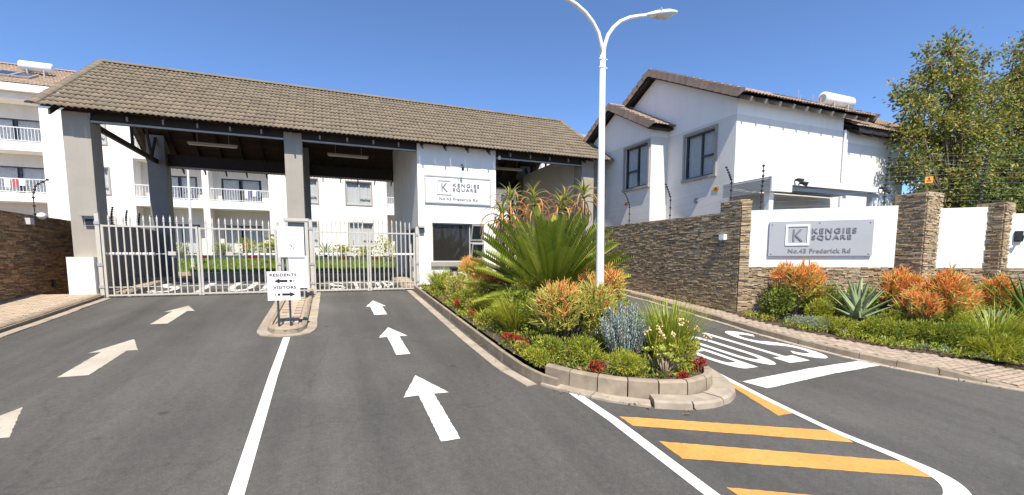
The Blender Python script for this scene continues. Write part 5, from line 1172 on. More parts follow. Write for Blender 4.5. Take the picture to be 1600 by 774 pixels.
def bush(name, label, x, y, z, rx, ry, h, n, ln, wd, mats, seed, cat='shrub', up=0.5, lobes=6, group=None, weights=None, stems=12):
    rs = np.random.default_rng(seed); b = MB(); C = []; D = []
    lb_ = [(rs.uniform(-.5, .5), rs.uniform(-.5, .5), rs.uniform(0.35, 0.62), rs.uniform(.38, .6)) for _ in range(lobes)]
    for i in range(n):
        l = lb_[int(rs.integers(lobes))]; d = unit(rs.normal(size=3)); r = rs.uniform(0.5, 1)**0.6*l[3]
        c = np.array([x+(l[0]+d[0]*r)*rx, y+(l[1]+d[1]*r)*ry, z+max(0.02, (l[2]+d[2]*r*0.85)*h)]); C.append(c); D.append(d+np.array([0, 0, up])+rs.normal(0, 0.35, 3))
    mi = rs.choice(len(mats), n, p=weights); leaf_cloud(b, np.array(C), np.array(D), ln, wd, mi, rs)
    k = len(mats)
    for i in range(stems):
        a = rs.uniform(0, 6.28); r = rs.uniform(0.2, 0.6); b.tube([(x, y, z-0.05), (x+math.cos(a)*rx*r, y+math.sin(a)*ry*r, z+h*rs.uniform(0.4, 0.75))], [0.016, 0.006], 4, k)
    return tag(b.build(name, mt(*mats, 'bark'), None), label, cat, group)
def thick_leaf(L, w, seg, lean, curl, cup=0.35, th=0.25, pw=0.8, tipm=0.0):
    """fleshy leaf along +X from the origin; returns verts, faces, material per face"""
    q = np.zeros(3); t = lean; V = []; F = []; m = []
    for i in range(seg+1):
        f = i/seg; ww = w*0.5*((1-f)**pw*(0.75+0.25*math.sin(min(1, f*3)*math.pi/2)))+0.002; d = np.array([math.cos(t), 0, math.sin(t)]); n = np.array([-math.sin(t), 0, math.cos(t)])
        V += [q+np.array([0, -ww, 0])+n*ww*cup, q, q+np.array([0, ww, 0])+n*ww*cup, q-n*ww*th*2]
        q = q+d*L/seg; t += curl/seg
    for i in range(seg):
        a = 4*i; F += [(a, a+1, a+5, a+4), (a+1, a+2, a+6, a+5), (a+2, a+3, a+7, a+6), (a+3, a, a+4, a+7)]; m += [1 if (i+1)/seg > tipm > 0 else 0]*4
    return np.array(V), F, m
def rosette(t, o, rings, mats, seed, name='leaf'):
    """leaves as parts: rings of (count, length, width, lean, curl, height, tip)"""
    rs = np.random.default_rng(seed); og = np.array(ORG[t])
    for cnt, L, w, lean, curl, hz, tip in rings:
        tm = []
        for v in range(2):
            V, F, m = thick_leaf(L*rs.uniform(0.9, 1.1), w, 7, lean+rs.normal(0, 0.08), curl*rs.uniform(0.8, 1.2), tipm=tip); b = MB()
            for f, mm in zip(F, m): b.f.append(f); b.m.append(mm)
            b.v = list(map(tuple, V)); tm.append(b.mesh(name, mt(*mats), True))
        a0 = rs.uniform(0, 6.28)
        for i in range(cnt):
            ob = bpy.data.objects.new(name, tm[i % 2]); COL.objects.link(ob); ob.parent = t
            ob.matrix_local = Matrix.Translation(Vector(np.array(o)+[0, 0, hz]-og)) @ Matrix.Rotation(a0+6.283*i/cnt+rs.normal(0, 0.13), 4, 'Z') @ Matrix.Rotation(rs.normal(0, 0.07), 4, 'Y')
def aloe_tree(label, x, y, ztop, seed, z0=None, n=1.0):
    z0 = gz(y)+0.15 if z0 is None else z0
    t = thing('tree_aloe', label, 'aloe', (x, y, z0), 'tall tree aloes behind the cycad'); rs = np.random.default_rng(seed)
    b = MB(); b.tube([(x, y, z0), (x+0.03, y, (z0+ztop)/2), (x, y, ztop-0.35)], [0.09, 0.08, 0.06], 8); b.build('stem', 'bark', t)
    rosette(t, (x, y, ztop-0.42), [(5, 0.6, 0.085, 1.25, -0.9, 0.32, 0.0), (6, 0.95, 0.075, 0.95, -2.4, 0.24, 0.7), (7, 1.1, 0.07, 0.6, -3.2, 0.12, 0.42), (7, 1.15, 0.065, 0.25, -3.3, 0.0, 0.25), (6, 0.95, 0.055, -0.2, -2.6, -0.15, 0.2)], ('leaf_aloe', 'leaf_aloe_tip'), seed)
    return t
def agave(label, x, y, z, R_, seed, mats=('leaf_agave', 'leaf_agave'), cat='agave', dry=True):
    t = thing('agave_plant', label, cat, (x, y, z))
    rings = [(6, R_*0.95, 0.19, 1.38, -0.1, 0.16, 0.0), (8, R_*1.05, 0.21, 1.1, -0.15, 0.12, 0.0), (9, R_*1.02, 0.22, 0.8, -0.2, 0.08, 0.0), (9, R_*1.0, 0.21, 0.45, -0.15, 0.04, 0.0)]
    rosette(t, (x, y, z+0.12), rings, mats, seed)
    if dry: rosette(t, (x, y, z+0.1), [(6, R_*0.85, 0.13, -0.08, -0.25, 0.0, 0.0)], ('leaf_agave_dry', 'leaf_agave_dry'), seed+1)
    b = MB(); b.lathe([(0.16, -0.1), (0.15, 0.1), (0.12, 0.25), (0.05, 0.3)], 10, (x, y, z)); b.build('stump', 'bark', t); return t
def frond_mesh(L, arc, seed, mat, hw=0.17, n=40):
    """cycad frond: keeled midrib and two ranks of stiff narrow leaflets"""
    rs = np.random.default_rng(seed); b = MB(); q = np.zeros(3); t = 0.0; P = []; T = []
    for i in range(n+1):
        P.append(q.copy()); T.append(np.array([math.cos(t), 0, math.sin(t)])); q = q+T[-1]*L/n; t -= arc/n*(0.4+1.2*i/n)
    b.tube(P[::6]+[P[-1]], [0.022]*3+[0.014]*(len(P[::6])-3)+[0.005], 4, 1)
    for i in range(4, n):
        f = i/n; l = hw*min(1, 0.35+(f-0.02)*3)*(1-0.6*max(0, f-0.82)/0.18)*rs.uniform(0.93, 1.07); n3 = np.array([-T[i][2], 0, T[i][0]])
        for s in (-1, 1):
            d = unit(np.array([0, s*1.0, 0])+T[i]*0.66+n3*0.75); p = P[i]; w = T[i]*L/n*0.42
            b.add([p-w, p+w, p+d*l*0.6+w*0.9, p+d*l+T[i]*0.01, p+d*l*0.6-w*0.9], [(0, 1, 2, 3, 4)], 0)
    return b.mesh('frond', mt(*mat))
# big cycad
cyx, cyy = 5.62, 11.0; cz = gz(cyy)+0.15
CY_ = thing('cycad', 'huge green cycad with a crown of upright feathery fronds in the island', 'cycad', (cyx, cyy, cz))
b = MB(); b.lathe([(0.34, -0.1), (0.40, 0.1), (0.38, 0.35), (0.40, 0.55), (0.26, 0.68), (0.1, 0.72)], 14, (cyx, cyy, cz))
rs = np.random.default_rng(5)
for i in range(150):
    a, zz = rs.uniform(0, 6.28), rs.uniform(0.0, 0.6); rr = 0.36; p = np.array([cyx+rr*math.cos(a), cyy+rr*math.sin(a), cz+zz]); d = np.array([math.cos(a), math.sin(a), 0.5])
    b.tube([p, p+d*0.1], [0.035, 0.012], 4)
b.build('trunk', 'bark', CY_)
for cnt, L, arc, lean, mat, nm in ((8, 2.1, 0.2, 82, 'leaf_cycad', 0), (12, 2.25, 0.25, 72, 'leaf_cycad', 1), (15, 2.35, 0.3, 61, 'leaf_cycad', 2), (18, 2.4, 0.3, 50, 'leaf_cycad', 3), (19, 2.3, 0.25, 38, 'leaf_cycad', 4), (20, 2.2, 0.25, 25, 'leaf_cycad', 5), (20, 2.1, 0.25, 12, 'leaf_cycad', 6), (16, 1.9, 0.2, 2, 'leaf_cycad', 8), (12, 1.3, 0.3, 20, 'leaf_cycad_old', 7)):
    ms = [frond_mesh(L, arc, 10*nm+k, (mat, 'leaf_lime'), 0.25 if nm < 5 else 0.23) for k in range(2)]; a0 = rs.uniform(0, 6.28)
    for i in range(cnt):
        ob = bpy.data.objects.new('frond', ms[i % 2]); COL.objects.link(ob); ob.parent = CY_; s = rs.uniform(0.9, 1.08)
        az = a0+6.283*i/cnt+rs.normal(0, 0.1); r0 = 0.06+0.24*(1-lean/90)
        ob.matrix_local = Matrix.Translation(Vector((r0*math.cos(az), r0*math.sin(az), 0.62-0.3*(1-lean/90)))) @ Matrix.Rotation(az, 4, 'Z') @ Matrix.Rotation(-R(lean+rs.normal(0, 4)), 4, 'Y') @ Matrix.Rotation(rs.normal(0, 0.25), 4, 'X') @ Matrix.Scale(s, 4)
aloe_tree('tree aloe at the left end of the row behind the cycad, before the name sign', 5.25, 13.0, 4.45, 31); aloe_tree('tree aloe left of the middle behind the cycad, tip standing clear', 6.12, 13.2, 4.62, 32)
aloe_tree('tree aloe with many orange curled leaves right of the middle behind the cycad', 7.15, 13.3, 4.42, 33); aloe_tree('tallest tree aloe, just left of the lamp post', 7.85, 13.0, 4.78, 34); aloe_tree('lower tree aloe filling the gap low behind the cycad', 6.7, 14.2, 4.15, 35)
aloe_tree('short tree aloe at the far left of the row, half behind the cycad fronds', 4.85, 12.7, 4.0, 36); aloe_tree('tree aloe between the tallest and the middle one behind the cycad', 7.5, 13.6, 4.6, 37)
iz = lambda y: gz(y)+0.17
fire_stick('large fire stick shrub in front of the lamp post foot, green gold with orange tips', 4.22, 7.5, iz(7.5), 0.92, 1.32, 1.02, 41, gold=0.55, ry=0.65, dens=1.25, spots=0.10)
fire_stick('upright orange fire stick just right of the lamp post', 6.0, 9.0, iz(9.0), 0.52, 1.42, 0.62, 42, dens=1.0)
fire_stick('small fire stick shrub in front of the guard room window', 4.35, 13.9, iz(13.9), 0.62, 1.3, 0.62, 43)
fire_stick('orange brown fire stick shrub between the bent pipe and the cycad', 4.0, 11.9, iz(11.9), 0.58, 1.1, 0.66, 44, gold=0.9)
fire_stick('dull green fire stick shrub left below the cycad fronds', 4.55, 10.4, iz(10.4), 0.5, 0.9, 0.98, 45, gold=0.5)
grass_clump('grass_clump', 'tall bright grass clump left of the large fire stick shrub', 'grass clump', 3.72, 9.0, iz(9.0), 520, 1.0, 0.018, 0.55, ('blade_green', 'leaf_lime'), 0.16, seed=1)
grass_clump('grass_clump', 'round dark grass tuft at the guard room corner beside the gate', 'grass clump', 3.75, 16.2, iz(16.2), 480, 0.95, 0.018, 0.75, ('leaf_green', 'blade_green'), 0.2, seed=2)
grass_clump('grass_clump', 'tall reedy grass clump at the right front corner of the island', 'grass clump', 5.62, 6.3, iz(6.3), 760, 1.2, 0.014, 0.5, ('blade_green', 'leaf_green'), 0.2, (0.2, 0.9), seed=3)
grass_clump('strap_leaf_plant', 'low strap leaved plant at the front edge under the fire stick shrub', 'plant', 4.1, 6.5, iz(6.5), 90, 0.55, 0.035, 0.9, ('leaf_lime', 'blade_green'), 0.1, (0.8, 1.8), seed=4)
grass_clump('strap_leaf_plant', 'low strap leaved plant left of the tall bright grass clump', 'plant', 3.45, 10.4, iz(10.4), 90, 0.5, 0.035, 0.9, ('blade_green', 'leaf_lime'), 0.1, (0.8, 1.8), seed=5)
grass_clump('strap_leaf_plant', 'strap leaved plant under the lamp post beside the blue grey bush', 'plant', 4.85, 7.3, iz(7.3), 80, 0.6, 0.04, 0.9, ('blade_green', 'leaf_green'), 0.1, (0.8, 1.6), seed=6)
# blue senecio: upright cylinders of blue leaves
def blue_shrub(label, x, y, z, r, h, seed):
    rs = np.random.default_rng(seed); b = MB(); C = []; D = []
    for i in range(120):
        a = rs.uniform(0, 6.28); rr = r*math.sqrt(rs.uniform()); hh = h*rs.uniform(0.5, 1.0)*(1-0.25*(rr/r)**2); p0 = np.array([x+rr*0.55*math.cos(a), y+rr*0.55*math.sin(a), z]); p1 = np.array([x+rr*math.cos(a), y+rr*math.sin(a), z+hh])
        b.tube([p0, p1], [0.012, 0.006], 4, 1)
        for k in range(34):
            f = 0.25+0.75*k/34; c = p0+(p1-p0)*f; an = k*2.4; C.append(c); D.append(np.array([math.cos(an)*0.5, math.sin(an)*0.5, 0.95]))
    C, D = np.array(C), np.array(D); leaf_cloud(b, C, D, 0.085, 0.02, np.zeros(len(C), int), rs, 0.6); return tag(b.build('blue_shrub', mt('leaf_blue', 'bark'), None), label, 'shrub')
blue_shrub('blue grey upright succulent bush at the front of the island', 4.95, 6.7, iz(6.7), 0.47, 1.1, 51)
# jade plant with paddle leaves and cream flower stalks
def jade(label, x, y, z, seed, r=0.36, h=0.5):
    rs = np.random.default_rng(seed); t = thing('jade_plant', label, 'succulent', (x, y, z)); b = MB(); lf = MB(); fl = MB(); st = MB()
    for i in range(16):
        a = rs.uniform(0, 6.28); rr = r*rs.uniform(0.2, 1); p = np.array([x+rr*math.cos(a), y+rr*math.sin(a), z+h*rs.uniform(0.5, 0.95)]); b.tube([(x+rr*0.15*math.cos(a), y+rr*0.15*math.sin(a), z-0.03), (x+rr*0.6*math.cos(a), y+rr*0.6*math.sin(a), z+h*0.35), tuple(p)], [0.022, 0.018, 0.012], 6)
        for k in range(11):
            an, el = k*2.4, 0.2+0.9*k/11; d = np.array([math.cos(an)*math.cos(el), math.sin(an)*math.cos(el), math.sin(el)]); s = unit(np.cross(d, Z_)); n = np.cross(s, d); L = rs.uniform(0.07, 0.11); w = L*0.62
            lf.add([p, p+d*L*.35+s*w*.4, p+d*L*.75+s*w*.5, p+d*L+n*0.012, p+d*L*.75-s*w*.5, p+d*L*.35-s*w*.4, p+d*L*0.5-n*0.015], [(0, 1, 6), (1, 2, 6), (2, 3, 6), (3, 4, 6), (4, 5, 6), (5, 0, 6)])
    for i in range(6):
        a = rs.uniform(0, 6.28); p = np.array([x+r*0.7*math.cos(a), y+r*0.5*math.sin(a), z+h*0.8]); e = p+np.array([rs.normal(0, .08), rs.normal(0, .08), rs.uniform(0.25, 0.55)]); sx = MB(); sx.tube([p, e], 0.007, 4); sx.build('flower_stalk', 'leaf_lime', t)
        for k in range(7): c = e+rs.normal(0, 0.025, 3); fl.tube([c, c+rs.normal(0, 0.02, 3)+[0, 0, -0.02]], [0.006, 0.017], 5)
    b.build('stem', 'pale_stem', t, True); lf.build('leaves', 'leaf_jade', t)['kind'] = 'stuff'; fl.build('flowers', 'petal_cream', t)['kind'] = 'stuff'; return t
jade('jade plant with paddle leaves and cream flowers at the island front', 4.95, 5.62, iz(5.6), 61); jade('small pale jade plant with cream flowers over the right kerb of the island', 5.85, 6.0, iz(6.0), 62, 0.2, 0.42)
def red_plant(label, x, y, z, rx, ry, seed, h=0.13): return bush('red_succulent', label, x, y, z, rx, ry, h*1.4, int(900*rx*ry/0.05), 0.05, 0.03, ('leaf_red',), seed, 'succulent', 0.8, 5, None, None, 3)
red_plant('bright red low succulent left of the jade plant at the island front', 3.95, 6.05, iz(6.0), 0.17, 0.13, 71, 0.17); red_plant('red succulent strip along the left kerb under the tall bright grass clump', 3.36, 8.1, iz(8.1), 0.18, 0.55, 72)
red_plant('small red succulent right of the jade plant against the kerb', 5.02, 5.32, iz(5.3), 0.12, 0.09, 73); red_plant('red succulent at the rounded right end of the island', 5.66, 5.62, iz(5.6), 0.15, 0.1, 74, 0.18)
red_plant('dark red low plant by the foot of the bent pipe', 3.42, 12.2, iz(12.2), 0.2, 0.5, 75, 0.2); red_plant('red succulent beside the left kerb near the pipe, farther from the camera', 3.4, 10.9, iz(10.9), 0.14, 0.3, 76)
G1, G2, G3 = ('leaf_green', 'leaf_lime'), ('leaf_dark', 'leaf_green'), ('leaf_green', 'leaf_dark', 'leaf_lime')
for a in [('low green cushion at the front left bend of the island', 3.55, 7.0, .28, .4, .34, 900, .07, .022, G3, 81), ('fine leaved green mound under the large fire stick shrub, front', 3.95, 6.85, .4, .35, .36, 1200, .06, .018, G3, 82), ('fine green mound between the red succulent and the jade plant', 4.4, 5.95, .34, .28, .30, 1100, .06, .016, G1, 83),
          ('feathery green bush on the right front of the island below the reedy grass', 5.45, 5.85, .42, .34, .5, 1900, .07, .014, ('leaf_green', 'leaf_lime'), 84), ('dark undergrowth bush below the cycad fronds on the left', 4.5, 9.4, .7, .8, .75, 2200, .08, .035, G2, 85), ('bushy green plant with lime tips by the card reader', 3.75, 14.6, .45, .7, .6, 1700, .07, .03, G1, 86),
          ('green bush at the foot of the bent pipe', 3.62, 11.7, .38, .6, .5, 1500, .07, .028, G3, 87), ('small gold flowering bush beside the card reader', 3.55, 13.0, .35, .4, .75, 1300, .06, .025, ('leaf_lime', 'petal_cream', 'leaf_green'), 88), ('dark leafy bush behind the tall bright grass clump', 4.15, 8.75, .5, .5, .7, 1700, .08, .035, G2, 89), ('leafy undergrowth bush at the trunk of the cycad', 5.5, 9.8, .6, .7, .55, 1700, .09, .03, G2, 90), ('green bush behind the reedy grass along the exit lane kerb', 5.75, 7.3, .3, .6, .5, 1300, .08, .03, G2, 91)]:
    bush('green_shrub', a[0], a[1], a[2], iz(a[2]), a[3]*1.25, a[4]*1.25, a[5]*1.3, int(a[6]*1.5), a[7], a[8], a[9], a[10])
# bed along the name wall
bz_ = lambda x, y: gz(y)+0.2
fire_stick('orange fire stick shrub under the name sign, nearest the stone pier', 11.75, 8.35, bz_(0, 8.35), 0.72, 1.6, 0.60, 101, ry=0.5)
fire_stick('narrow orange fire stick shrub in front of the taller stone pier', 13.3, 6.75, bz_(0, 6.75), 0.5, 1.55, 0.58, 102)
fire_stick('widest fire stick shrub with a broad orange crown', 13.35, 5.95, bz_(0, 5.95), 0.85, 1.62, 0.52, 103, ry=0.6)
fire_stick('fire stick shrub low in front of the widest orange one', 12.6, 5.95, bz_(0, 5.95), 0.65, 1.15, 0.60, 104, ry=0.5); fire_stick('fire stick shrub beside the small far stone pier', 14.6, 5.55, bz_(0, 5.55), 0.55, 1.5, 0.62, 105)
agave('large grey green agave between the orange shrubs below the name sign', 12.3, 7.1, bz_(0, 7.1)+0.05, 1.0, 111); agave('dark spiky agave leaning in from the right end of the bed', 14.7, 4.9, bz_(0, 4.9)+0.25, 1.05, 113, ('leaf_dark', 'leaf_dark'), 'agave', False)
agave('small grey agave half hidden beside the widest orange shrub', 13.75, 5.15, bz_(0, 5.1), 0.55, 115, dry=False)
grass_clump('grass_clump', 'large arching grass clump at the right end of the garden bed', 'grass clump', 13.0, 4.85, bz_(0, 4.85), 700, 1.15, 0.016, 0.9, ('blade_green', 'leaf_green'), 0.25, (0.5, 1.5), seed=7)
grass_clump('grass_clump', 'arching grass clump at the very edge of the picture by the dropped kerb', 'grass clump', 13.7, 4.2, bz_(0, 4.2), 500, 1.0, 0.016, 0.9, ('blade_green', 'leaf_lime'), 0.25, (0.5, 1.5), seed=8)
for a in [('dark green bush at the foot of the stone pier by the exit lane', 11.35, 8.6, .5, .5, .75, 1900, .07, .03, G2, 121), ('small lime green bush right of the first orange shrub', 11.75, 7.75, .35, .35, .55, 1300, .07, .03, G1, 122), ('low grey leaved plant on the bed edge under the first orange shrub', 11.15, 7.6, .35, .5, .22, 900, .05, .022, ('leaf_grey',), 123), ('low grey leaved plant in front of the agave', 11.65, 6.55, .3, .4, .22, 800, .05, .022, ('leaf_grey', 'leaf_green'), 124),
          ('fine green ground plant left of the agave', 11.4, 7.0, .35, .4, .3, 1100, .06, .02, G1, 125), ('green ground plant right of the agave on the bed edge', 11.8, 6.05, .45, .45, .38, 1500, .07, .022, G3, 126), ('dark green bush behind the agave', 12.9, 7.35, .6, .4, .8, 1600, .08, .03, G2, 127), ('green ground plant under the widest orange shrub', 12.1, 5.55, .5, .4, .4, 1700, .07, .022, G3, 128), ('dark green low bush in front of the low fire stick shrub', 12.3, 5.15, .5, .4, .42, 1700, .07, .022, G2, 129),
          ('spreading green ground plant in front of the large grass clump', 12.55, 4.6, .5, .35, .34, 1600, .06, .02, G3, 130), ('bright green ground plant at the dropped kerb end of the bed', 12.95, 3.95, .55, .4, .36, 1700, .06, .02, G1, 131), ('leafy bush under the dark spiky agave', 14.6, 4.3, .6, .5, .6, 1500, .08, .03, G3, 132), ('dark green bush between the orange shrub and the first pier, by the wall', 12.4, 8.0, .6, .35, .8, 1500, .08, .03, G2, 133)]:
    bush('green_shrub', a[0], a[1], a[2], bz_(0, a[2]), a[3]*1.2, a[4]*1.2, a[5]*1.25, int(a[6]*1.5), a[7], a[8], a[9], a[10])
# ground cover creeping between the plants
def ground_cover(name, label, poly, n, mats, weights, seed, zf, hot=None):
    rs = np.random.default_rng(seed); xs = [p[0] for p in poly]; ys = [p[1] for p in poly]; C = []; D = []; mi = []; k = 0
    while k < n:
        x, y = rs.uniform(min(xs), max(xs)), rs.uniform(min(ys), max(ys))
        if not inside(x, y, poly): continue
        k += 1
        if math.sin(x*5+y*2.3)+math.sin(y*4.1-x*2)+rs.normal(0, 0.6) < -0.9: continue
        w = np.array(weights)*np.exp(1.6*np.sin(np.array([x*3+y, x*2-y*2.5+1, y*3.1+2, x*4+y*1.7+3])[:len(mats)])); m = rs.choice(len(mats), p=w/w.sum()); hh = rs.uniform(0.03, 0.16)
        for j in range(7): C.append((x+rs.normal(0, .05), y+rs.normal(0, .05), zf(x, y)+hh*rs.uniform(0.1, 1))); D.append(rs.normal(0, 0.6, 3)+[0, 0, 0.7]); mi.append(m)
    b = MB(); leaf_cloud(b, np.array(C), np.array(D), 0.075, 0.028, np.array(mi), rs)
    tag(b.build(name, mt(*mats)), label, 'ground cover', kind='stuff')
ISL = [(3.10, 16.8), (3.08, 9.5), (3.10, 7.5), (3.24, 6.62), (3.68, 6.12), (4.1, 5.72), (4.5, 5.48), (5.0, 5.36), (5.45, 5.5), (5.7, 5.8), (5.85, 6.2), (5.95, 7.2), (6.1, 10), (6.15, 16.8)]
ground_cover('ground_cover', 'mixed low green and rusty ground cover between the island plants', ISL, 4200, ('leaf_green', 'leaf_lime', 'leaf_dark', 'leaf_agave_dry'), (1, .7, .6, .22), 401, lambda x, y: gz(y)+0.186)
BPOLY = [(10.98, 9.4), (10.76, 9.0), (10.7, 7.4), (11.06, 5.65), (11.62, 4.62), (12.15, 3.72), (13.0, 2.6), (16.6, 3.6), (14.3, 6.4), (11.3, 9.3)]
ground_cover('ground_cover', 'low green ground cover along the garden bed under the name wall', BPOLY, 2600, ('leaf_green', 'leaf_lime', 'leaf_dark', 'leaf_grey'), (1, .9, .25, .25), 402, lambda x, y: gz(y)+0.19)
for a in [('low green plant spilling over the kerb where the tall front stones begin', 3.27, 6.85, .2, .36, .26, 900, .055, .02, G1, 311), ('low rusty green plant on the left kerb beside the red succulent strip', 3.25, 7.5, .16, .4, .24, 800, .055, .02, ('leaf_green', 'leaf_agave_dry', 'leaf_lime'), 312), ('bushy green plant along the left kerb just before the tall bright grass clump', 3.5, 9.9, .3, .5, .4, 1500, .07, .026, G3, 301), ('rusty green plant along the left kerb beyond the strap leaved plant', 3.5, 11.2, .3, .5, .42, 1500, .07, .026, ('leaf_green', 'leaf_agave_dry', 'leaf_lime'), 302), ('green plant along the left kerb in front of the bent pipe', 3.5, 12.6, .3, .45, .4, 1300, .07, .026, G1, 303), ('dark green plant on the left kerb near the guard room grass tuft', 3.5, 15.2, .3, .5, .5, 1300, .07, .026, G3, 304), ('dark bush deep behind the bent pipe below the guard room window', 4.7, 15.2, .6, .9, .8, 1800, .09, .035, G2, 305)]:
    bush('green_shrub', a[0], a[1], a[2], iz(a[2]), a[3], a[4], a[5], a[6], a[7], a[8], a[9], a[10])
for a in [('rounded lime green mound at the bed edge below the agave', 11.55, 6.25, .32, .3, .42, 1300, .06, .022, ('leaf_lime', 'leaf_green'), 321), ('feathery green mound between agave and the low fire stick shrub', 12.2, 6.3, .4, .35, .6, 1500, .07, .02, G1, 322), ('loose lime green bush in front of the large arching grass clump', 12.35, 4.35, .4, .3, .45, 1300, .07, .024, ('leaf_lime', 'leaf_green'), 323), ('pale green bush at the foot of the widest orange shrub', 12.9, 5.3, .45, .35, .75, 1600, .07, .025, G1, 324), ('grassy lime mound near the dropped kerb', 12.1, 4.75, .3, .3, .36, 1100, .08, .014, ('leaf_lime', 'blade_green'), 325)]:
    bush('green_shrub', a[0], a[1], a[2], bz_(0, a[2]), a[3], a[4], a[5], a[6], a[7], a[8], a[9], a[10])
grass_clump('grass_clump', 'bright arching grass tuft under the widest orange shrub', 'grass clump', 12.45, 5.35, bz_(0, 5.35), 360, 0.8, 0.015, 0.85, ('leaf_lime', 'blade_green'), 0.2, (0.5, 1.5), seed=11)
grass_clump('grass_clump', 'bright grass tuft left of the large arching grass clump by the kerb', 'grass clump', 12.15, 4.45, bz_(0, 4.45), 340, 0.62, 0.014, 0.9, ('blade_green', 'leaf_lime'), 0.2, (0.5, 1.5), seed=12)
grass_clump('grass_clump', 'fine pale grass tuft in front of the dark spiky agave', 'grass clump', 13.9, 4.75, bz_(0, 4.75), 420, 1.0, 0.014, 0.8, ('leaf_lime', 'blade_green'), 0.25, (0.4, 1.4), seed=9)
grass_clump('grass_clump', 'low reedy grass tuft between the card reader and the bent pipe', 'grass clump', 3.6, 12.95, iz(12.95), 200, 0.6, 0.014, 0.7, ('blade_green', 'leaf_lime'), 0.12, (0.4, 1.2), seed=10)
# plants in front of the apartments
for i, (x, y, h, lab) in enumerate([(-8.3, 32.2, 1.0, 'grey green garden bush left of the flagpole by the apartments'), (-6.0, 32.4, 0.9, 'grey garden bush right of the flagpole by the apartments'), (-4.6, 32.4, 1.2, 'green garden bush behind the right leaf of the residents gate'), (-3.4, 32.3, 1.1, 'green garden bush behind the notice boards'), (0.9, 32.3, 0.9, 'flowering bush against the wall behind the visitors gate'), (2.3, 32.4, 0.8, 'green garden bush near the red and white post'), (3.6, 31.5, 1.7, 'tall green garden bush beside the guard room corner, far behind the gate')]):
    bush('garden_shrub', lab, x, y, gz(y)+0.12, 0.8, 0.5, h, 700, 0.14, 0.06, ('leaf_grey', 'leaf_green') if i < 2 else ('leaf_green', 'leaf_lime'), 140+i)
agave('grey agave on the lawn against the apartments behind the visitors gate', -0.2, 32.2, gz(32.2)+0.12, 0.9, 150, dry=False)
pm = thing('palm_plant', 'young palm with arching fronds behind the notice boards', 'palm', (-2.35, 30.5, gz(30.5)+0.12))
b = MB(); b.lathe([(0.14, 0), (0.12, 0.5), (0.1, 0.6)], 8, ORG[pm]); b.build('trunk', 'bark', pm)
fm = frond_mesh(1.7, 1.5, 77, ('leaf_cycad', 'leaf_lime'), 0.3, 26)
for i in range(13):
    ob = bpy.data.objects.new('frond', fm); COL.objects.link(ob); ob.parent = pm; ob.matrix_local = Matrix.Translation(Vector((0, 0, 0.6))) @ Matrix.Rotation(i*2.4, 4, 'Z') @ Matrix.Rotation(-R(30+4*i), 4, 'Y')
# ------------------------------------------------------------------ trees on the right
def tree(label, x, y, z, h, crown, n, seed, mats, weights, leaf=0.13, bare=0.28, trunk_r=0.11, lean=(0, 0), stems=3):
    """crown: list of (dx,dy,z,r); limbs run from the trunk into each clump, leaves gather round many small twigs"""
    rs = np.random.default_rng(seed); t = thing('leafy_tree', label, 'tree', (x, y, z)); b = MB(); C = []; D = []; mi = []
    base = np.array([x, y, z-0.1]); forks = []
    for k in range(stems):
        a = rs.uniform(0, 6.28); f = np.array([x+lean[0]+0.5*math.cos(a), y+lean[1]+0.4*math.sin(a), z+h*bare]); p = base+np.array([0.12*math.cos(a), 0.12*math.sin(a), 0]); b.tube([p, (p+f)/2+rs.normal(0, 0.08, 3), f], [trunk_r, trunk_r*0.8, trunk_r*0.6], 8); forks.append(f)
    tw = MB()
    for cx, cy, cz_, r in crown:
        c = np.array([x+cx, y+cy, cz_]); f = forks[int(np.argmin([np.linalg.norm(q-c) for q in forks]))]; m = (f+c)/2+rs.normal(0, 0.2, 3); b.tube([f, m, c], [trunk_r*0.5, trunk_r*0.3, 0.02], 6)
        for s in range(int(44*r*r)+9):
            d = unit(rs.normal(size=3)); e = c+d*r*rs.uniform(0.45, 1.0)*np.array([1, 1, 1.05]); tw.tube([c+d*r*0.1, (c+e)/2+rs.normal(0, 0.06, 3), e], [0.02, 0.012, 0.005], 4)
            sz = rs.uniform(0.16, 0.36); k = int(n*r*r/ (30*r*r+6))
            for j in range(k):
                o = rs.normal(0, 0.5, 3)*sz*np.array([1, 1, 0.8])+d*rs.uniform(-0.15, 0.2); C.append(e+o); D.append(d*0.7+rs.normal(0, 0.6, 3)+np.array([0, 0, -0.1]))
            up = max(0, d[2])*0.6+0.5*max(0, d[0]*-0.2-d[1]*0.6); w = np.array(weights, float); w[1] *= 0.35+2.6*(up**1.5)*rs.uniform(0.2, 1.8); w /= w.sum(); mi += list(rs.choice(len(mats), k, p=w))  # bronze leaves favoured on top and sunward: sunlight put into the leaf colours
    b.build('trunk', 'bark', t, True); tw.build('twigs', 'bark', t)['kind'] = 'stuff'
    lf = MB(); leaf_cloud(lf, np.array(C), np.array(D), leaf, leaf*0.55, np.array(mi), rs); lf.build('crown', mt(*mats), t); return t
TM = ('leaf_tree', 'leaf_bronze_lit', 'leaf_dark')
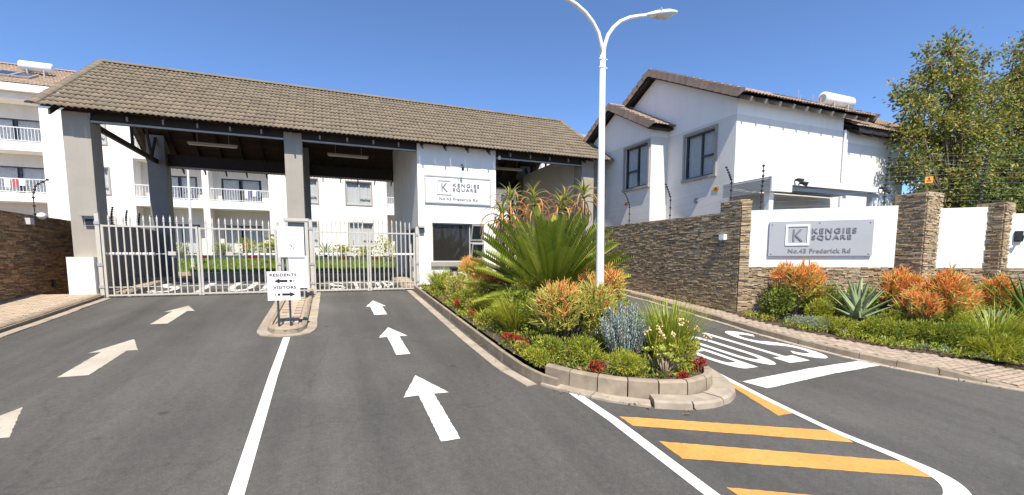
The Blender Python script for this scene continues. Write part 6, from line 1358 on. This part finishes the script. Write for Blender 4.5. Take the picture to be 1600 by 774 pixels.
tree('broad olive green tree with bronze leaf tips behind the garden wall, beside the house', 24.0, 10.7, gz(10.7), 10, [(-3.2, -0.27, 8, 0.6), (-3.4, -0.09, 7, 0.6), (-2.9, 0.09, 6, 0.7), (-2.6, 0.27, 8.9, 0.65), (-2.4, -0.18, 9.9, 0.4), (-2.4, 0, 10.5, 0.25), (-1.8, 0.18, 9.3, 0.7), (-1.4, -0.27, 10.4, 0.5), (-1.2, -0.09, 11, 0.3), (-2, 0.09, 7.6, 0.9), (-1.6, 0.27, 6.4, 0.9), (-0.8, -0.18, 9, 0.85), (-0.2, 0, 10.2, 0.55), (0, 0.18, 10.9, 0.35), (-0.6, -0.27, 7.6, 0.95), (-0.3, -0.09, 6.2, 0.95), (0.6, 0.09, 9.3, 0.75), (1, 0.27, 10.2, 0.5), (1.3, -0.18, 10.7, 0.3), (0.8, 0, 8, 0.95), (1, 0.18, 6.6, 0.95), (1.9, -0.27, 9, 0.65), (2.3, -0.09, 9.8, 0.4), (2.1, 0.09, 7.6, 0.85), (2.3, 0.27, 6.2, 0.85), (3, -0.18, 8.2, 0.5), (3.1, 0, 7, 0.6), (-2.2, 0.18, 5, 0.6), (-1, -0.27, 5.2, 0.8), (0.4, -0.09, 5.2, 0.8), (1.6, 0.09, 5.2, 0.8)], 800, 201, TM, (0.6, 0.5, 0.12), 0.16)
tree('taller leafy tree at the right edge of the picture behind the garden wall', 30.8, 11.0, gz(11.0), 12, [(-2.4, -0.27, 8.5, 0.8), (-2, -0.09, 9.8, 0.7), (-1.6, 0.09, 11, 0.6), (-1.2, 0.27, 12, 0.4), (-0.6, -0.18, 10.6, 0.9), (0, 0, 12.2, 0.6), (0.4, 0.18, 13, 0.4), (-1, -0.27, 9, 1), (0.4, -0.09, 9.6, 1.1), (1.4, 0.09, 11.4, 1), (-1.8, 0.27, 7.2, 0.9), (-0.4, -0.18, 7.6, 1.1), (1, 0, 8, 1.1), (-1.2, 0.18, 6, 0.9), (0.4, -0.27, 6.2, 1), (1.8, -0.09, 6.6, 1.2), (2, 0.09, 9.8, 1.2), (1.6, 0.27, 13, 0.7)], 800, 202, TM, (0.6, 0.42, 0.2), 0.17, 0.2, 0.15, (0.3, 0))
tree('dark low tree between the two taller trees, close to the far stone pier', 23.6, 8.6, gz(8.6), 6, [(-.8, 0, 5.0, .8), (.2, .2, 5.6, .9), (1.0, -.1, 5.0, .9), (-.2, 0, 4.2, .8), (.9, .2, 6.3, .7), (-1.2, .1, 4.1, .6), (1.8, 0, 5.8, .9), (2.0, .2, 4.6, .9)], 1300, 203, ('leaf_dark', 'leaf_bronze_lit', 'leaf_tree'), (0.5, 0.2, 0.5), 0.15, 0.3, 0.09)
